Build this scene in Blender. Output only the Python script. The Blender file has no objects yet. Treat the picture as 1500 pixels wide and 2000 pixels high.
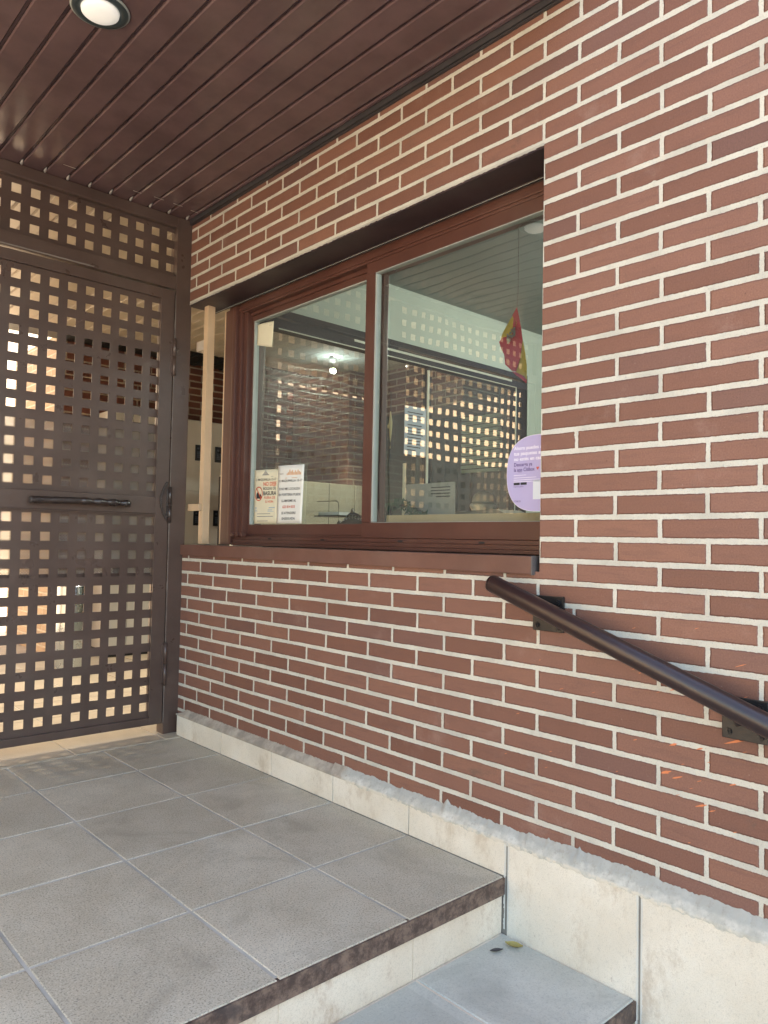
import bpy, bmesh, math, random
from mathutils import Vector, Matrix
random.seed(7)
S = bpy.context.scene
COL = S.collection

# ------------------------------------------------------------------ camera
CAM = Vector((-1.83044, -0.94066, 0.98215))
R_ = Vector((0.73590295, -0.67680356, 0.01959056))
U_ = Vector((-0.04104811, -0.01571474, 0.99903358))
F_ = Vector((0.67584162, 0.73599592, 0.03934603))
cam = bpy.data.cameras.new('camera'); co = bpy.data.objects.new('camera', cam); COL.objects.link(co)
m = Matrix.Identity(4)
for i in range(3):
    m[i][0] = R_[i]; m[i][1] = U_[i]; m[i][2] = -F_[i]; m[i][3] = CAM[i]
co.matrix_world = m
cam.sensor_fit = 'HORIZONTAL'; cam.sensor_width = 36.0; cam.lens = 1461.716 / 1500 * 36
cam.clip_start = 0.05; cam.clip_end = 500
S.camera = co

# ------------------------------------------------------------------ light
SUN = Vector((0.50, -0.45, 0.74)).normalized()
w = bpy.data.worlds.new('World'); S.world = w; w.use_nodes = True
nt = w.node_tree
bg = nt.nodes['Background']
sky = nt.nodes.new('ShaderNodeTexSky'); sky.sky_type = 'NISHITA'; sky.sun_disc = False
sky.sun_elevation = math.asin(SUN.z); sky.sun_rotation = math.atan2(SUN.x, SUN.y)
sky.air_density = 1.35; sky.dust_density = 1.2; sky.ozone_density = 0.0
nt.links.new(sky.outputs[0], bg.inputs[0]); bg.inputs[1].default_value = 0.15
sl = bpy.data.lights.new('sun', 'SUN'); sl.energy = 5.0; sl.angle = math.radians(0.5); sl.color = (1.0, 0.86, 0.68)
so = bpy.data.objects.new('sun', sl); COL.objects.link(so); so.location = (8, -7, 12)
so.rotation_euler = (-SUN).to_track_quat('-Z', 'Y').to_euler()
S.view_settings.view_transform = 'Standard'; S.view_settings.look = 'None'
S.view_settings.exposure = 2.28; S.view_settings.gamma = 1.0
S.render.engine = 'CYCLES'
S.cycles.max_bounces = 10; S.cycles.diffuse_bounces = 6; S.cycles.glossy_bounces = 5
S.cycles.transparent_max_bounces = 16; S.cycles.transmission_bounces = 8
S.cycles.use_denoising = True
S.cycles.caustics_reflective = False; S.cycles.caustics_refractive = False

# ------------------------------------------------------------------ node helpers
class N:
    def __init__(s, name):
        s.m = bpy.data.materials.new(name); s.m.use_nodes = True
        s.t = s.m.node_tree; s.b = s.t.nodes['Principled BSDF']; s.out = s.t.nodes['Material Output']
        s.tc = s.t.nodes.new('ShaderNodeTexCoord'); s.P = s.tc.outputs['Object']
    def L(s, a, b): s.t.links.new(a, b)
    def _in(s, n, i, v):
        if v is None: return
        if isinstance(v, (int, float, tuple, list)): n.inputs[i].default_value = v
        else: s.L(v, n.inputs[i])
    def M(s, op, a, b=None, c=None, clamp=False):
        n = s.t.nodes.new('ShaderNodeMath'); n.operation = op; n.use_clamp = clamp
        for i, v in enumerate((a, b, c)): s._in(n, i, v)
        return n.outputs[0]
    def sep(s, v):
        n = s.t.nodes.new('ShaderNodeSeparateXYZ'); s.L(v, n.inputs[0]); return n.outputs
    def comb(s, x, y, z):
        n = s.t.nodes.new('ShaderNodeCombineXYZ')
        for i, v in enumerate((x, y, z)): s._in(n, i, v)
        return n.outputs[0]
    def scale(s, v, sc):
        n = s.t.nodes.new('ShaderNodeMapping'); s.L(v, n.inputs[0]); n.inputs['Scale'].default_value = sc; return n.outputs[0]
    def noise(s, sc, det=3, rough=.55, v=None, col=False, dist=0):
        n = s.t.nodes.new('ShaderNodeTexNoise'); s.L(v or s.P, n.inputs['Vector'])
        n.inputs['Scale'].default_value = sc; n.inputs['Detail'].default_value = det; n.inputs['Roughness'].default_value = rough
        n.inputs['Distortion'].default_value = dist
        return n.outputs[1] if col else n.outputs[0]
    def white(s, v):
        n = s.t.nodes.new('ShaderNodeTexWhiteNoise'); n.noise_dimensions = '3D'; s.L(v, n.inputs[0]); return n.outputs
    def ramp(s, f, stops, interp='LINEAR'):
        n = s.t.nodes.new('ShaderNodeValToRGB'); s.L(f, n.inputs[0]); cr = n.color_ramp; cr.interpolation = interp
        while len(cr.elements) < len(stops): cr.elements.new(.5)
        for e, (p, c) in zip(cr.elements, stops):
            e.position = p; e.color = (*c, 1) if len(c) == 3 else c
        return n.outputs[0]
    def step(s, f, a, b):
        n = s.t.nodes.new('ShaderNodeMapRange'); n.interpolation_type = 'SMOOTHSTEP'; s._in(n, 0, f)
        n.inputs[1].default_value = a; n.inputs[2].default_value = b; return n.outputs[0]
    def mix(s, f, a, b, mode='MIX'):
        n = s.t.nodes.new('ShaderNodeMix'); n.data_type = 'RGBA'; n.blend_type = mode
        s._in(n, 0, f)
        for i, v in ((6, a), (7, b)):
            if isinstance(v, tuple): n.inputs[i].default_value = (*v[:3], 1)
            else: s.L(v, n.inputs[i])
        return n.outputs[2]
    def bump(s, h, d=.002, st=1.0, prev=None):
        n = s.t.nodes.new('ShaderNodeBump'); s.L(h, n.inputs['Height']); n.inputs['Distance'].default_value = d
        n.inputs['Strength'].default_value = st
        if prev is not None: s.L(prev, n.inputs['Normal'])
        return n.outputs[0]
    def fin(s, col=None, rough=None, normal=None, metal=None, spec=None):
        if col is not None:
            if isinstance(col, tuple): s.b.inputs['Base Color'].default_value = (*col, 1)
            else: s.L(col, s.b.inputs['Base Color'])
        if rough is not None: s._in(s.b, 'Roughness', rough)
        if normal is not None: s.L(normal, s.b.inputs['Normal'])
        if metal is not None: s.b.inputs['Metallic'].default_value = metal
        if spec is not None: s.b.inputs['Specular IOR Level'].default_value = spec
        return s.m

CH = 0.06292
Z0 = 0.99768 + 22 * CH      # height of the uppermost bed joint used as origin

def brick_mat(name, axis='Y', c=((.170, .080, .057), (.194, .093, .067), (.226, .112, .082)), mortar=(.61, .585, .505), u0=0.0, var=1.0):
    k = N(name); X, Y, Z = k.sep(k.P)
    u = Y if axis == 'Y' else X
    low = k.noise(1.7, 1); u = k.M('ADD', u, k.M('MULTIPLY', k.M('SUBTRACT', k.noise(2.3, 1), .5), .008))
    v = k.M('ADD', Z, k.M('MULTIPLY', k.M('SUBTRACT', low, .5), .006))
    rr = k.M('DIVIDE', k.M('SUBTRACT', Z0, v), CH)
    n = k.M('FLOOR', rr); fv = k.M('MULTIPLY', k.M('SUBTRACT', rr, n), CH)
    db = k.M('MINIMUM', fv, k.M('SUBTRACT', CH, fv))
    even = k.M('SUBTRACT', 1, k.M('MODULO', k.M('ADD', n, 100), 2))
    jit = k.M('MULTIPLY', k.M('SUBTRACT', k.white(k.comb(n, 3.3, 1.1))[0], .5), .018)
    u2 = k.M('ADD', k.M('ADD', k.M('DIVIDE', k.M('SUBTRACT', u, u0), .25), k.M('MULTIPLY', even, .5)), jit)
    fu_ = k.M('FLOOR', u2); fu = k.M('SUBTRACT', u2, fu_)
    dh = k.M('MULTIPLY', k.M('MINIMUM', fu, k.M('SUBTRACT', 1, fu)), .25)
    idv = k.comb(fu_, n, .37); wn = k.white(idv)
    wsep = k.sep(wn[1])
    chip = k.M('MULTIPLY', k.step(k.noise(26, 3, .6), .68, .80), -.0045)
    rough1 = k.M('MULTIPLY', k.M('SUBTRACT', k.noise(85, 5, .75), .5), .0062)
    rough2 = k.M('MULTIPLY', k.M('SUBTRACT', k.noise(14, 2), .5), .0034)
    bw = k.M('ADD', .0061, k.M('MULTIPLY', wsep[2], .0014))
    d = k.M('MINIMUM', k.M('SUBTRACT', db, bw), k.M('SUBTRACT', dh, .0052))
    d = k.M('ADD', k.M('ADD', d, chip), k.M('ADD', rough1, rough2))
    mask = k.step(d, -.0005, .0009)
    tone = k.M('ADD', wn[0], k.M('MULTIPLY', k.M('SUBTRACT', k.noise(9, 3), .5), .35))
    colb = k.ramp(tone, ((0.0, c[0]), (.35, c[1]), (.85, c[2])))
    purple = k.M('MULTIPLY', k.step(wsep[1], .84, .90), .40 * var)
    colb = k.mix(purple, colb, (.120, .070, .066))
    orange = k.M('MULTIPLY', k.step(wsep[0], .82, .92), .35 * var)
    colb = k.mix(orange, colb, (.23, .110, .072))
    # fired-clay streaks and lime bloom
    sv = k.scale(k.P, (1, 3.0, 26) if axis == 'Y' else (3.0, 1, 26))
    st = k.step(k.noise(2.2, 5, .65, sv, dist=.6), .48, .75)
    colb = k.mix(k.M('MULTIPLY', st, .38), colb, (.13, .070, .058))
    sg = k.M('MULTIPLY', k.step(k.noise(5.5, 6, .78, dist=.5), .60, .74), k.step(k.white(k.comb(fu_, n, 4.2))[0], .45, .6))
    colb = k.mix(k.M('MULTIPLY', sg, .65), colb, (.115, .082, .062))
    bl = k.step(k.noise(4.2, 6, .7), .56, .80)
    colb = k.mix(k.M('MULTIPLY', bl, .35), colb, (.40, .29, .25))
    sp = k.step(k.noise(190, 2, .5), .735, .79)
    colb = k.mix(k.M('MULTIPLY', sp, .55), colb, (.55, .46, .40))
    pit = k.step(k.noise(95, 3, .7), .70, .74)
    colb = k.mix(k.M('MULTIPLY', pit, .55), colb, (.060, .034, .028))
    fine = k.noise(260, 3, .7)
    colb = k.mix(.45, colb, k.mix(1.0, colb, k.ramp(fine, ((.3, (.6, .6, .6)), (.7, (1.3, 1.3, 1.3)))), 'MULTIPLY'))
    mg = k.noise(250, 4, .85); mg2 = k.noise(6, 4, .6)
    mort = k.mix(k.step(mg2, .35, .72), mortar, tuple(x * .80 for x in mortar))
    mort = k.mix(k.M('MULTIPLY', k.step(mg, .55, .66), .85), mort, tuple(x * .50 for x in mortar))
    dirt = k.step(k.noise(17, 5, .75), .54, .74)
    mort = k.mix(k.M('MULTIPLY', dirt, .5), mort, tuple(x * .62 for x in mortar))
    colf = k.mix(mask, mort, colb)
    edge = k.step(d, -.001, .004)
    h = k.M('ADD', k.M('MULTIPLY', edge, .8), k.M('MULTIPLY', k.M('SUBTRACT', 1, mask), k.M('MULTIPLY', k.noise(260, 4, .7), .55)))
    h = k.M('ADD', h, k.M('MULTIPLY', k.noise(160, 3), .06))
    h = k.M('ADD', h, k.M('MULTIPLY', k.noise(20, 2), .22)); h = k.M('SUBTRACT', h, k.M('MULTIPLY', pit, .25))
    rgh = k.M('ADD', .88, k.M('MULTIPLY', mask, -.33))
    return k.fin(colf, rgh, k.bump(h, .0045, 1.0), spec=.35)

def paint(name, col, rough=.4, nz=.15, bumps=.0004, sc=60, metal=0, wear=None, spec=.5, dust=0):
    k = N(name)
    f = k.noise(5, 4, .6); g = k.noise(sc * 4, 3, .6)
    c = k.mix(k.step(f, .25, .75), tuple(x * (1 - nz) for x in col), tuple(min(1, x * (1 + nz)) for x in col))
    c = k.mix(k.M('MULTIPLY', k.step(g, .55, .8), nz * 1.2), c, tuple(min(1, x * 1.7 + .02) for x in col))
    if dust: c = k.mix(k.M('MULTIPLY', k.step(k.noise(2.3, 5, .65, dist=.4), .42, .75), dust), c, (.30, .25, .21))
    if wear: c = k.mix(k.step(k.noise(38, 5, .7), .68, .73), c, wear)
    r = k.M('ADD', rough - .08, k.M('MULTIPLY', k.noise(9, 4, .6), .16))
    h = k.M('ADD', k.noise(sc, 3), k.M('MULTIPLY', k.noise(7, 3), 1.2))
    return k.fin(c, r, k.bump(h, bumps, .8), metal, spec)

def tile_mat(name, lo, hi, dark, speck=.5, stain=.55):
    k = N(name); X, Y, Z = k.sep(k.P)
    idv = k.comb(k.M('FLOOR', k.M('DIVIDE', k.M('ADD', X, .024), .407)), k.M('FLOOR', k.M('DIVIDE', k.M('SUBTRACT', Y, .463), .407)), .5)
    tn = k.white(idv)[0]
    a = k.mix(k.step(k.noise(3.1, 6, .62, dist=.3), .30, .72), lo, hi)
    a = k.mix(k.M('MULTIPLY', tn, .42), a, tuple(x * .74 for x in lo))
    g = k.noise(210, 3, .75)
    a = k.mix(k.M('MULTIPLY', k.step(g, .52, .62), speck), a, dark)
    g2 = k.noise(170, 3, .7, k.scale(k.P, (1.1, .9, 1)))
    a = k.mix(k.M('MULTIPLY', k.step(g2, .56, .70), speck * .6), a, tuple(min(1, x * 1.5) for x in hi))
    sm = k.step(k.noise(2.6, 7, .72, dist=1.0), .46, .74)
    a = k.mix(k.M('MULTIPLY', sm, stain), a, tuple(x * .55 for x in lo))
    sc_ = k.step(k.noise(11, 5, .75, k.scale(k.P, (1, 4, 1))), .70, .78)
    a = k.mix(k.M('MULTIPLY', sc_, .35), a, tuple(x * .45 for x in lo))
    dd = k.step(k.noise(60, 2, .4), .80, .815)
    a = k.mix(k.M('MULTIPLY', dd, .8), a, (.05, .045, .04))
    h = k.M('ADD', k.noise(240, 3, .75), k.M('MULTIPLY', k.noise(30, 3), .5))
    return k.fin(a, k.M('ADD', .50, k.M('MULTIPLY', k.noise(8, 4), .25)), k.bump(h, .0006, .5), spec=.45)

def stone_mat(name, base, lo, hi, drip=True):
    k = N(name)
    a = k.mix(k.step(k.noise(4, 5, .6), .3, .7), lo, hi)
    a = k.mix(k.M('MULTIPLY', k.step(k.noise(320, 3, .7), .5, .66), .40), a, tuple(x * .68 for x in lo))
    a = k.mix(k.M('MULTIPLY', k.step(k.noise(9, 6, .78, k.scale(k.P, (1, 1, .5))), .50, .70), .60), a, base)
    a = k.mix(k.M('MULTIPLY', k.step(k.noise(75, 3, .6, k.scale(k.P, (1, 1, .35))), .70, .76), .6), a, (.20, .10, .06))
    a = k.mix(k.M('MULTIPLY', k.step(k.noise(4.5, 6, .75, dist=.7), .60, .76), .45), a, (.27, .23, .22))
    a = k.mix(k.M('MULTIPLY', k.step(k.noise(46, 4, .8, k.scale(k.P, (1, .5, 1.6))), .71, .75), .7), a, (.22, .15, .12))
    a = k.mix(k.M('MULTIPLY', k.step(k.noise(130, 4, .8), .56, .64), .30), a, tuple(x * .6 for x in lo))
    h = k.M('ADD', k.noise(200, 4, .8), k.M('MULTIPLY', k.noise(22, 3), .9))
    return k.fin(a, .75, k.bump(h, .0014, .6), spec=.3)

MB_WALL = brick_mat('brick_glazed_joint')
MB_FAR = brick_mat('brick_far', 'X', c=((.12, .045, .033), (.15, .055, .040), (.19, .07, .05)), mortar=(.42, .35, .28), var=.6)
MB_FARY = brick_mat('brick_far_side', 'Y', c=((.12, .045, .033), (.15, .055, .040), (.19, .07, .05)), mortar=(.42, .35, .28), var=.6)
MB_FAR_LIT = brick_mat('brick_far_lit', 'Y', c=((.46, .31, .18), (.50, .34, .20), (.56, .39, .24)), mortar=(.74, .64, .48), var=.2)  # sunlit copy of the far brick, sun put into the colour
MB_PALEX = brick_mat('brick_pale_front', 'X', c=((.60, .48, .33), (.64, .52, .37), (.70, .58, .43)), mortar=(.80, .72, .58), var=.1)
M_CEIL = paint('ceiling_slat_paint', (.116, .071, .073), .22, .16, .0003, 220, dust=.05, spec=.6)
M_CEIL_LIT = paint('passage_slat_lit', (.40, .345, .26), .34, .12, .0003, 220, dust=.15, spec=.6)  # same slats as the porch, bounced daylight put into a paler colour
M_DARKC = paint('dark_ceiling', (.012, .016, .018), .5, .2)  # near-black colour for the far stretch of the passage ceiling
M_TRIM = paint('dark_trim', (.050, .046, .048), .4, .2)
M_GATE = paint('gate_paint', (.078, .050, .041), .30, .14, .0010, 30, wear=(.10, .07, .06), dust=.10, spec=.55)
M_GATEW = paint('gate_worn_edge', (.20, .17, .15), .5, .3, .001, 60)
M_WIN = paint('window_paint', (.088, .035, .026), .34, .12, .0004, 90, dust=.08, spec=.5)
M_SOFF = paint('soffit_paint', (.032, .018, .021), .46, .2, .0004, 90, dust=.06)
M_SILL = paint('sill_paint', (.135, .062, .045), .55, .15, .0005, 50, dust=.12)
M_RAIL = paint('rail_paint', (.026, .013, .012), .30, .18, .0007, 40, wear=(.055, .03, .03), spec=.5)
M_HAND = paint('handle_paint', (.030, .021, .019), .28, .3, .003, 50, spec=.7)
M_PLATE = paint('plate_paint', (.007, .006, .007), .42, .2, .0016, 40, spec=.6)
M_CREAM = paint('cream_paint', (.56, .40, .25), .55, .10, .0006, 70)
M_CREAM2 = paint('dull_cream_paint', (.42, .36, .30), .6, .15, .0006, 70)
M_FLOOR = tile_mat('landing_tile', (.470, .405, .300), (.600, .540, .425), (.10, .10, .088), .62)
M_STEP = tile_mat('step_tile', (.47, .455, .39), (.57, .555, .485), (.25, .24, .22), .35, .5)
M_PASS = tile_mat('passage_tile', (.42, .35, .26), (.50, .43, .32), (.28, .23, .17), .3, .3)
M_GROUT = paint('grout', (.42, .395, .345), .9, .25, .001, 200)
M_RISER = stone_mat('riser_stone', (.36, .22, .13), (.66, .555, .43), (.75, .665, .545))
M_SKIRT = stone_mat('skirting_stone', (.44, .35, .25), (.64, .58, .475), (.74, .69, .59))
M_NOSE = N('step_edge_stone')
k = M_NOSE
a = k.mix(k.step(k.noise(26, 5, .75), .36, .66), (.060, .036, .028), (.20, .135, .10))
a = k.mix(k.M('MULTIPLY', k.step(k.noise(9, 4, .7), .55, .7), .7), a, (.045, .035, .034))
M_NOSE = k.fin(a, .65, k.bump(k.noise(90, 4), .002, .7))
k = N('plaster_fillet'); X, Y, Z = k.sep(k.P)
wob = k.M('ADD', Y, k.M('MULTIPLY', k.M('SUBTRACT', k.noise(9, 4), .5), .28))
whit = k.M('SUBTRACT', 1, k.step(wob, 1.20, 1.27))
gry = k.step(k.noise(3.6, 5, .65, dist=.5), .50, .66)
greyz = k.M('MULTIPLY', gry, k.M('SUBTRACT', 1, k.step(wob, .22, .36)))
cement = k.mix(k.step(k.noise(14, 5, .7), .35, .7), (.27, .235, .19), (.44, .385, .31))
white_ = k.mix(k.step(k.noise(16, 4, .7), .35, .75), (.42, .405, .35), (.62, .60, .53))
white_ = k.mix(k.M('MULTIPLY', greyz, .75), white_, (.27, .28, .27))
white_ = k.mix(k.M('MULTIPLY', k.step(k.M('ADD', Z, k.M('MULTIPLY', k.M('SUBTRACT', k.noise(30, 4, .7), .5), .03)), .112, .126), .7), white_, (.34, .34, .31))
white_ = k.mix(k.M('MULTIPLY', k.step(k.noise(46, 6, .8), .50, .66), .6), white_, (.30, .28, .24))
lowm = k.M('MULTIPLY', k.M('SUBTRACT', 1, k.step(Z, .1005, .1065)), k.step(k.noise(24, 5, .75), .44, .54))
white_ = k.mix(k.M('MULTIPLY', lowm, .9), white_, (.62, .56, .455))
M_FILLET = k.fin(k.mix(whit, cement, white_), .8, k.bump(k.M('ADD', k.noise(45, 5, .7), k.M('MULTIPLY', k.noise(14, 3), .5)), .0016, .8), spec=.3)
M_WHITE = paint('white_smear', (.60, .585, .53), .8, .08, .001, 100)
M_JOINT = paint('stone_joint', (.20, .185, .16), .9, .3)
M_CAULK = paint('caulk', (.36, .33, .30), .7, .3, .002, 60)
M_GROUND = paint('outdoor_paving', (.60, .50, .37), .85, .10, .001, 40)
M_ASPH = paint('street', (.40, .385, .36), .9, .2, .002, 80)
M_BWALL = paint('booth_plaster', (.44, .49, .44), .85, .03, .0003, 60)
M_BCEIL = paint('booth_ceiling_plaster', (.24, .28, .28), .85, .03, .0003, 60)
M_ANOD = paint('anodised_frame', (.005, .007, .013), .55, .1, .0001, 60, spec=.2)
M_ALU = paint('aluminium', (.62, .63, .60), .30, .05, .0001, 60, metal=.7)
M_GASKET = paint('grey_gasket', (.33, .36, .34), .6, .1)
M_LOCK = paint('locker_paint', (.52, .51, .48), .5, .05, .0001, 60)
M_LINE = paint('dark_gap', (.015, .015, .016), .8, .1)
M_KEYP = paint('keypad_plastic', (.010, .013, .022), .3, .1)
M_KEYB = paint('keypad_button', (.08, .10, .14), .4, .1)
M_CAB = paint('white_panel', (.68, .68, .60), .6, .05)
M_PAPER = paint('paper', (.72, .73, .70), .8, .03)
M_PAPERY = paint('paper_cream', (.70, .66, .50), .8, .05)
M_PAPERB = paint('paper_blue', (.33, .37, .42), .8, .03)
M_INK = paint('ink', (.03, .03, .035), .8, .1)
M_INKG = paint('ink_grey', (.20, .20, .20), .8, .1)
M_RED = paint('ink_red', (.55, .10, .05), .8, .1)
M_INKB = paint('ink_pale_blue', (.25, .36, .48), .8, .1)
M_ORNG = paint('ink_orange', (.62, .36, .20), .8, .1)
M_LILAC = paint('lilac_vinyl', (.44, .40, .66), .45, .02, .0001, 60)
M_LILW = paint('white_vinyl', (.82, .80, .92), .5, .02)
M_LILD = paint('violet_ink', (.10, .06, .22), .5, .05)
M_QR = paint('pale_vinyl_square', (.66, .72, .80), .5, .02)
M_WOOD = paint('desk_wood', (.40, .28, .16), .5, .15, .0003, 30)
M_WOODL = paint('pale_wood', (.52, .40, .24), .5, .1, .0003, 30)
M_SEND = paint('sill_end_grey', (.10, .085, .08), .6, .3, .001, 60)
M_BEAD = paint('pale_bead', (.50, .50, .42), .5, .05)
M_CARD = paint('dull_card', (.38, .38, .34), .8, .03)
M_OCHRE = paint('ochre_plaster', (.66, .52, .35), .9, .08)
M_GREYP = paint('grey_plastic', (.20, .19, .15), .5, .1)
M_METALD = paint('dark_metal', (.06, .055, .045), .35, .2, metal=.6)
M_STEEL = paint('steel', (.45, .50, .55), .28, .05, metal=1.0)
M_LEAF = paint('dry_leaf', (.30, .24, .07), .7, .3, .001, 120)
M_LEAFD = paint('dark_leaf', (.06, .05, .045), .7, .3)
M_GREEN = paint('plant_green', (.05, .12, .07), .6, .3)
M_GREEND = paint('door_green', (.022, .034, .030), .5, .2)
M_PALEG = paint('louvre_green', (.30, .42, .36), .5, .1)
M_BLUE = paint('figure_blue', (.10, .16, .32), .5, .1)
M_SCR = paint('orange_scratch', (.62, .20, .08), .8, .1)
M_FLR = paint('flag_red', (.38, .018, .045), .75, .06, .0004, 300)
M_FLY = paint('flag_yellow', (.42, .31, .025), .75, .06, .0004, 300)
M_DIFF = None
M_BRASS = paint('brass_cord', (.55, .45, .20), .4, .1)
M_RINGD = paint('lamp_ring', (.03, .045, .05), .4, .1)

def glass(name, tint, k_=1.7, rough=0.0):
    k = N(name); t = k.t
    t.nodes.remove(k.b)
    tr = t.nodes.new('ShaderNodeBsdfTransparent'); tr.inputs[0].default_value = (*tint, 1)
    gl = t.nodes.new('ShaderNodeBsdfGlossy'); gl.inputs['Roughness'].default_value = rough
    ge = t.nodes.new('ShaderNodeNewGeometry'); dt = t.nodes.new('ShaderNodeVectorMath'); dt.operation = 'DOT_PRODUCT'
    k.L(ge.outputs['Incoming'], dt.inputs[0]); k.L(ge.outputs['Normal'], dt.inputs[1])
    sch = k.M('POWER', k.M('SUBTRACT', 1, k.M('ABSOLUTE', dt.outputs['Value'])), 5)
    h = k.noise(3.0, 1); k.L(k.bump(h, .0012, 1.0), gl.inputs['Normal'])
    f = k.M('ADD', k_, k.M('MULTIPLY', sch, 1 - k_), clamp=True)
    mx = t.nodes.new('ShaderNodeMixShader'); k.L(f, mx.inputs[0]); k.L(tr.outputs[0], mx.inputs[1]); k.L(gl.outputs[0], mx.inputs[2])
    df = t.nodes.new('ShaderNodeBsdfDiffuse'); df.inputs[0].default_value = (.75, .78, .74, 1)
    m2 = t.nodes.new('ShaderNodeMixShader'); k.L(k.M('ADD', .008, k.M('MULTIPLY', k.noise(4, 5, .7), .022)), m2.inputs[0])
    k.L(mx.outputs[0], m2.inputs[1]); k.L(df.outputs[0], m2.inputs[2])
    k.L(m2.outputs[0], k.out.inputs[0]); return k.m
M_GLASS = glass('window_glass', (.87, .93, .88), .27)
M_GLASS2 = glass('partition_glass', (.78, .80, .74), .08)
def emis(name, col, st):
    k = N(name); k.b.inputs['Base Color'].default_value = (.8, .8, .8, 1)
    k.b.inputs['Emission Color'].default_value = (*col, 1); k.b.inputs['Emission Strength'].default_value = st; return k.m
M_DOME = paint('dome_shade', (.30, .31, .28), .5, .05)
M_DIFF = emis('opal_diffuser', (1, .97, .84), .075)
M_LIT = emis('lit_bulb', (.95, 1.0, .90), 6.0)

# ------------------------------------------------------------------ mesh helpers
class MB:
    def __init__(s): s.bm = bmesh.new()
    def box(s, x0, x1, y0, y1, z0, z1, bev=0):
        x0, x1 = min(x0, x1), max(x0, x1); y0, y1 = min(y0, y1), max(y0, y1); z0, z1 = min(z0, z1), max(z0, z1)
        r = bmesh.ops.create_cube(s.bm, size=1)
        for v in r['verts']:
            v.co = Vector((x0 + (v.co.x + .5) * (x1 - x0), y0 + (v.co.y + .5) * (y1 - y0), z0 + (v.co.z + .5) * (z1 - z0)))
        if bev:
            ed = list({e for v in r['verts'] for e in v.link_edges})
            bmesh.ops.bevel(s.bm, geom=ed, offset=bev, segments=2, affect='EDGES', profile=.7)
        return s
    def quad(s, *p):
        s.bm.faces.new([s.bm.verts.new(q) for q in p]); return s
    def tube(s, pts, r, seg=12, cap=True):
        pts = [Vector(p) for p in pts]; rings = []
        for i, p in enumerate(pts):
            d = (pts[min(i + 1, len(pts) - 1)] - pts[max(i - 1, 0)]).normalized()
            a = d.cross(Vector((0, 0, 1)))
            if a.length < 1e-3: a = d.cross(Vector((0, 1, 0)))
            a.normalize(); b = a.cross(d)
            rr = r[i] if isinstance(r, (list, tuple)) else r
            rings.append([s.bm.verts.new(p + (a * math.cos(t) + b * math.sin(t)) * rr) for t in [2 * math.pi * j / seg for j in range(seg)]])
        for A, B in zip(rings, rings[1:]):
            for j in range(seg):
                f = s.bm.faces.new((A[j], A[(j + 1) % seg], B[(j + 1) % seg], B[j])); f.smooth = True
        if cap: s.bm.faces.new(rings[0]); s.bm.faces.new(rings[-1])
        return s
    def lathe(s, c, prof, seg=32, cap=True):
        c = Vector(c); rings = []
        for r, z in prof:
            rings.append([s.bm.verts.new(c + Vector((r * math.cos(2 * math.pi * j / seg), r * math.sin(2 * math.pi * j / seg), z))) for j in range(seg)])
        for A, B in zip(rings, rings[1:]):
            for j in range(seg):
                f = s.bm.faces.new((A[j], A[(j + 1) % seg], B[(j + 1) % seg], B[j])); f.smooth = True
        if cap:
            if prof[0][0] > 1e-5: s.bm.faces.new(rings[0])
            if prof[-1][0] > 1e-5: s.bm.faces.new(rings[-1])
        return s
    def prism(s, pts, fn, t0, t1):
        # outline pts (a,b) -> fn(a,b,t)
        A = [s.bm.verts.new(fn(a, b, t0)) for a, b in pts]; B = [s.bm.verts.new(fn(a, b, t1)) for a, b in pts]
        s.bm.faces.new(A); s.bm.faces.new(B[::-1]); n = len(pts)
        for i in range(n): s.bm.faces.new((A[i], B[i], B[(i + 1) % n], A[(i + 1) % n]))
        return s
    def build(s, name, mat, parent=None):
        bmesh.ops.recalc_face_normals(s.bm, faces=s.bm.faces)
        me = bpy.data.meshes.new(name); s.bm.to_mesh(me); s.bm.free()
        for mm in (mat if isinstance(mat, list) else [mat]): me.materials.append(mm)
        o = bpy.data.objects.new(name, me); COL.objects.link(o)
        if parent is not None: adopt(o, parent)
        return o
def adopt(o, p):
    o.parent = p
    if p.type == 'EMPTY': o.matrix_parent_inverse = Matrix.Translation(p.location).inverted()
def tag(o, label=None, cat=None, group=None, kind=None):
    if label: o['label'] = label
    if cat: o['category'] = cat
    if group: o['group'] = group
    if kind: o['kind'] = kind
    return o
def thing(name, loc, label, cat, group=None):
    o = bpy.data.objects.new(name, None); COL.objects.link(o); o.location = loc; o.empty_display_size = .1
    return tag(o, label, cat, group)

FONT = None
def text_mesh(s, size, fn, parent, mat, name='lettering', bold=0.0, depth=.0006, align='LEFT', spacing=1.0, sx=1.0, bmacc=None):
    """flat lettering; fn maps (a,b,t) of the sign plane to world. returns bmesh accumulations"""
    cu = bpy.data.curves.new('tmp', 'FONT'); cu.body = s; cu.size = size; cu.align_x = align
    cu.offset = bold * size; cu.space_line = spacing; cu.resolution_u = 3
    o = bpy.data.objects.new('tmp', cu); COL.objects.link(o)
    dg = bpy.context.evaluated_depsgraph_get()
    me = bpy.data.meshes.new_from_object(o.evaluated_get(dg))
    bpy.data.objects.remove(o); bpy.data.curves.remove(cu)
    bm = bmacc.bm
    vs = [bm.verts.new(fn(v.co.x * sx, v.co.y, depth)) for v in me.vertices]
    for f in me.polygons:
        try: bm.faces.new([vs[i] for i in f.vertices])
        except ValueError: pass
    bpy.data.meshes.remove(me)

# ================================================================== SETTING
def struct(o): o['kind'] = 'structure'; return o
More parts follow.
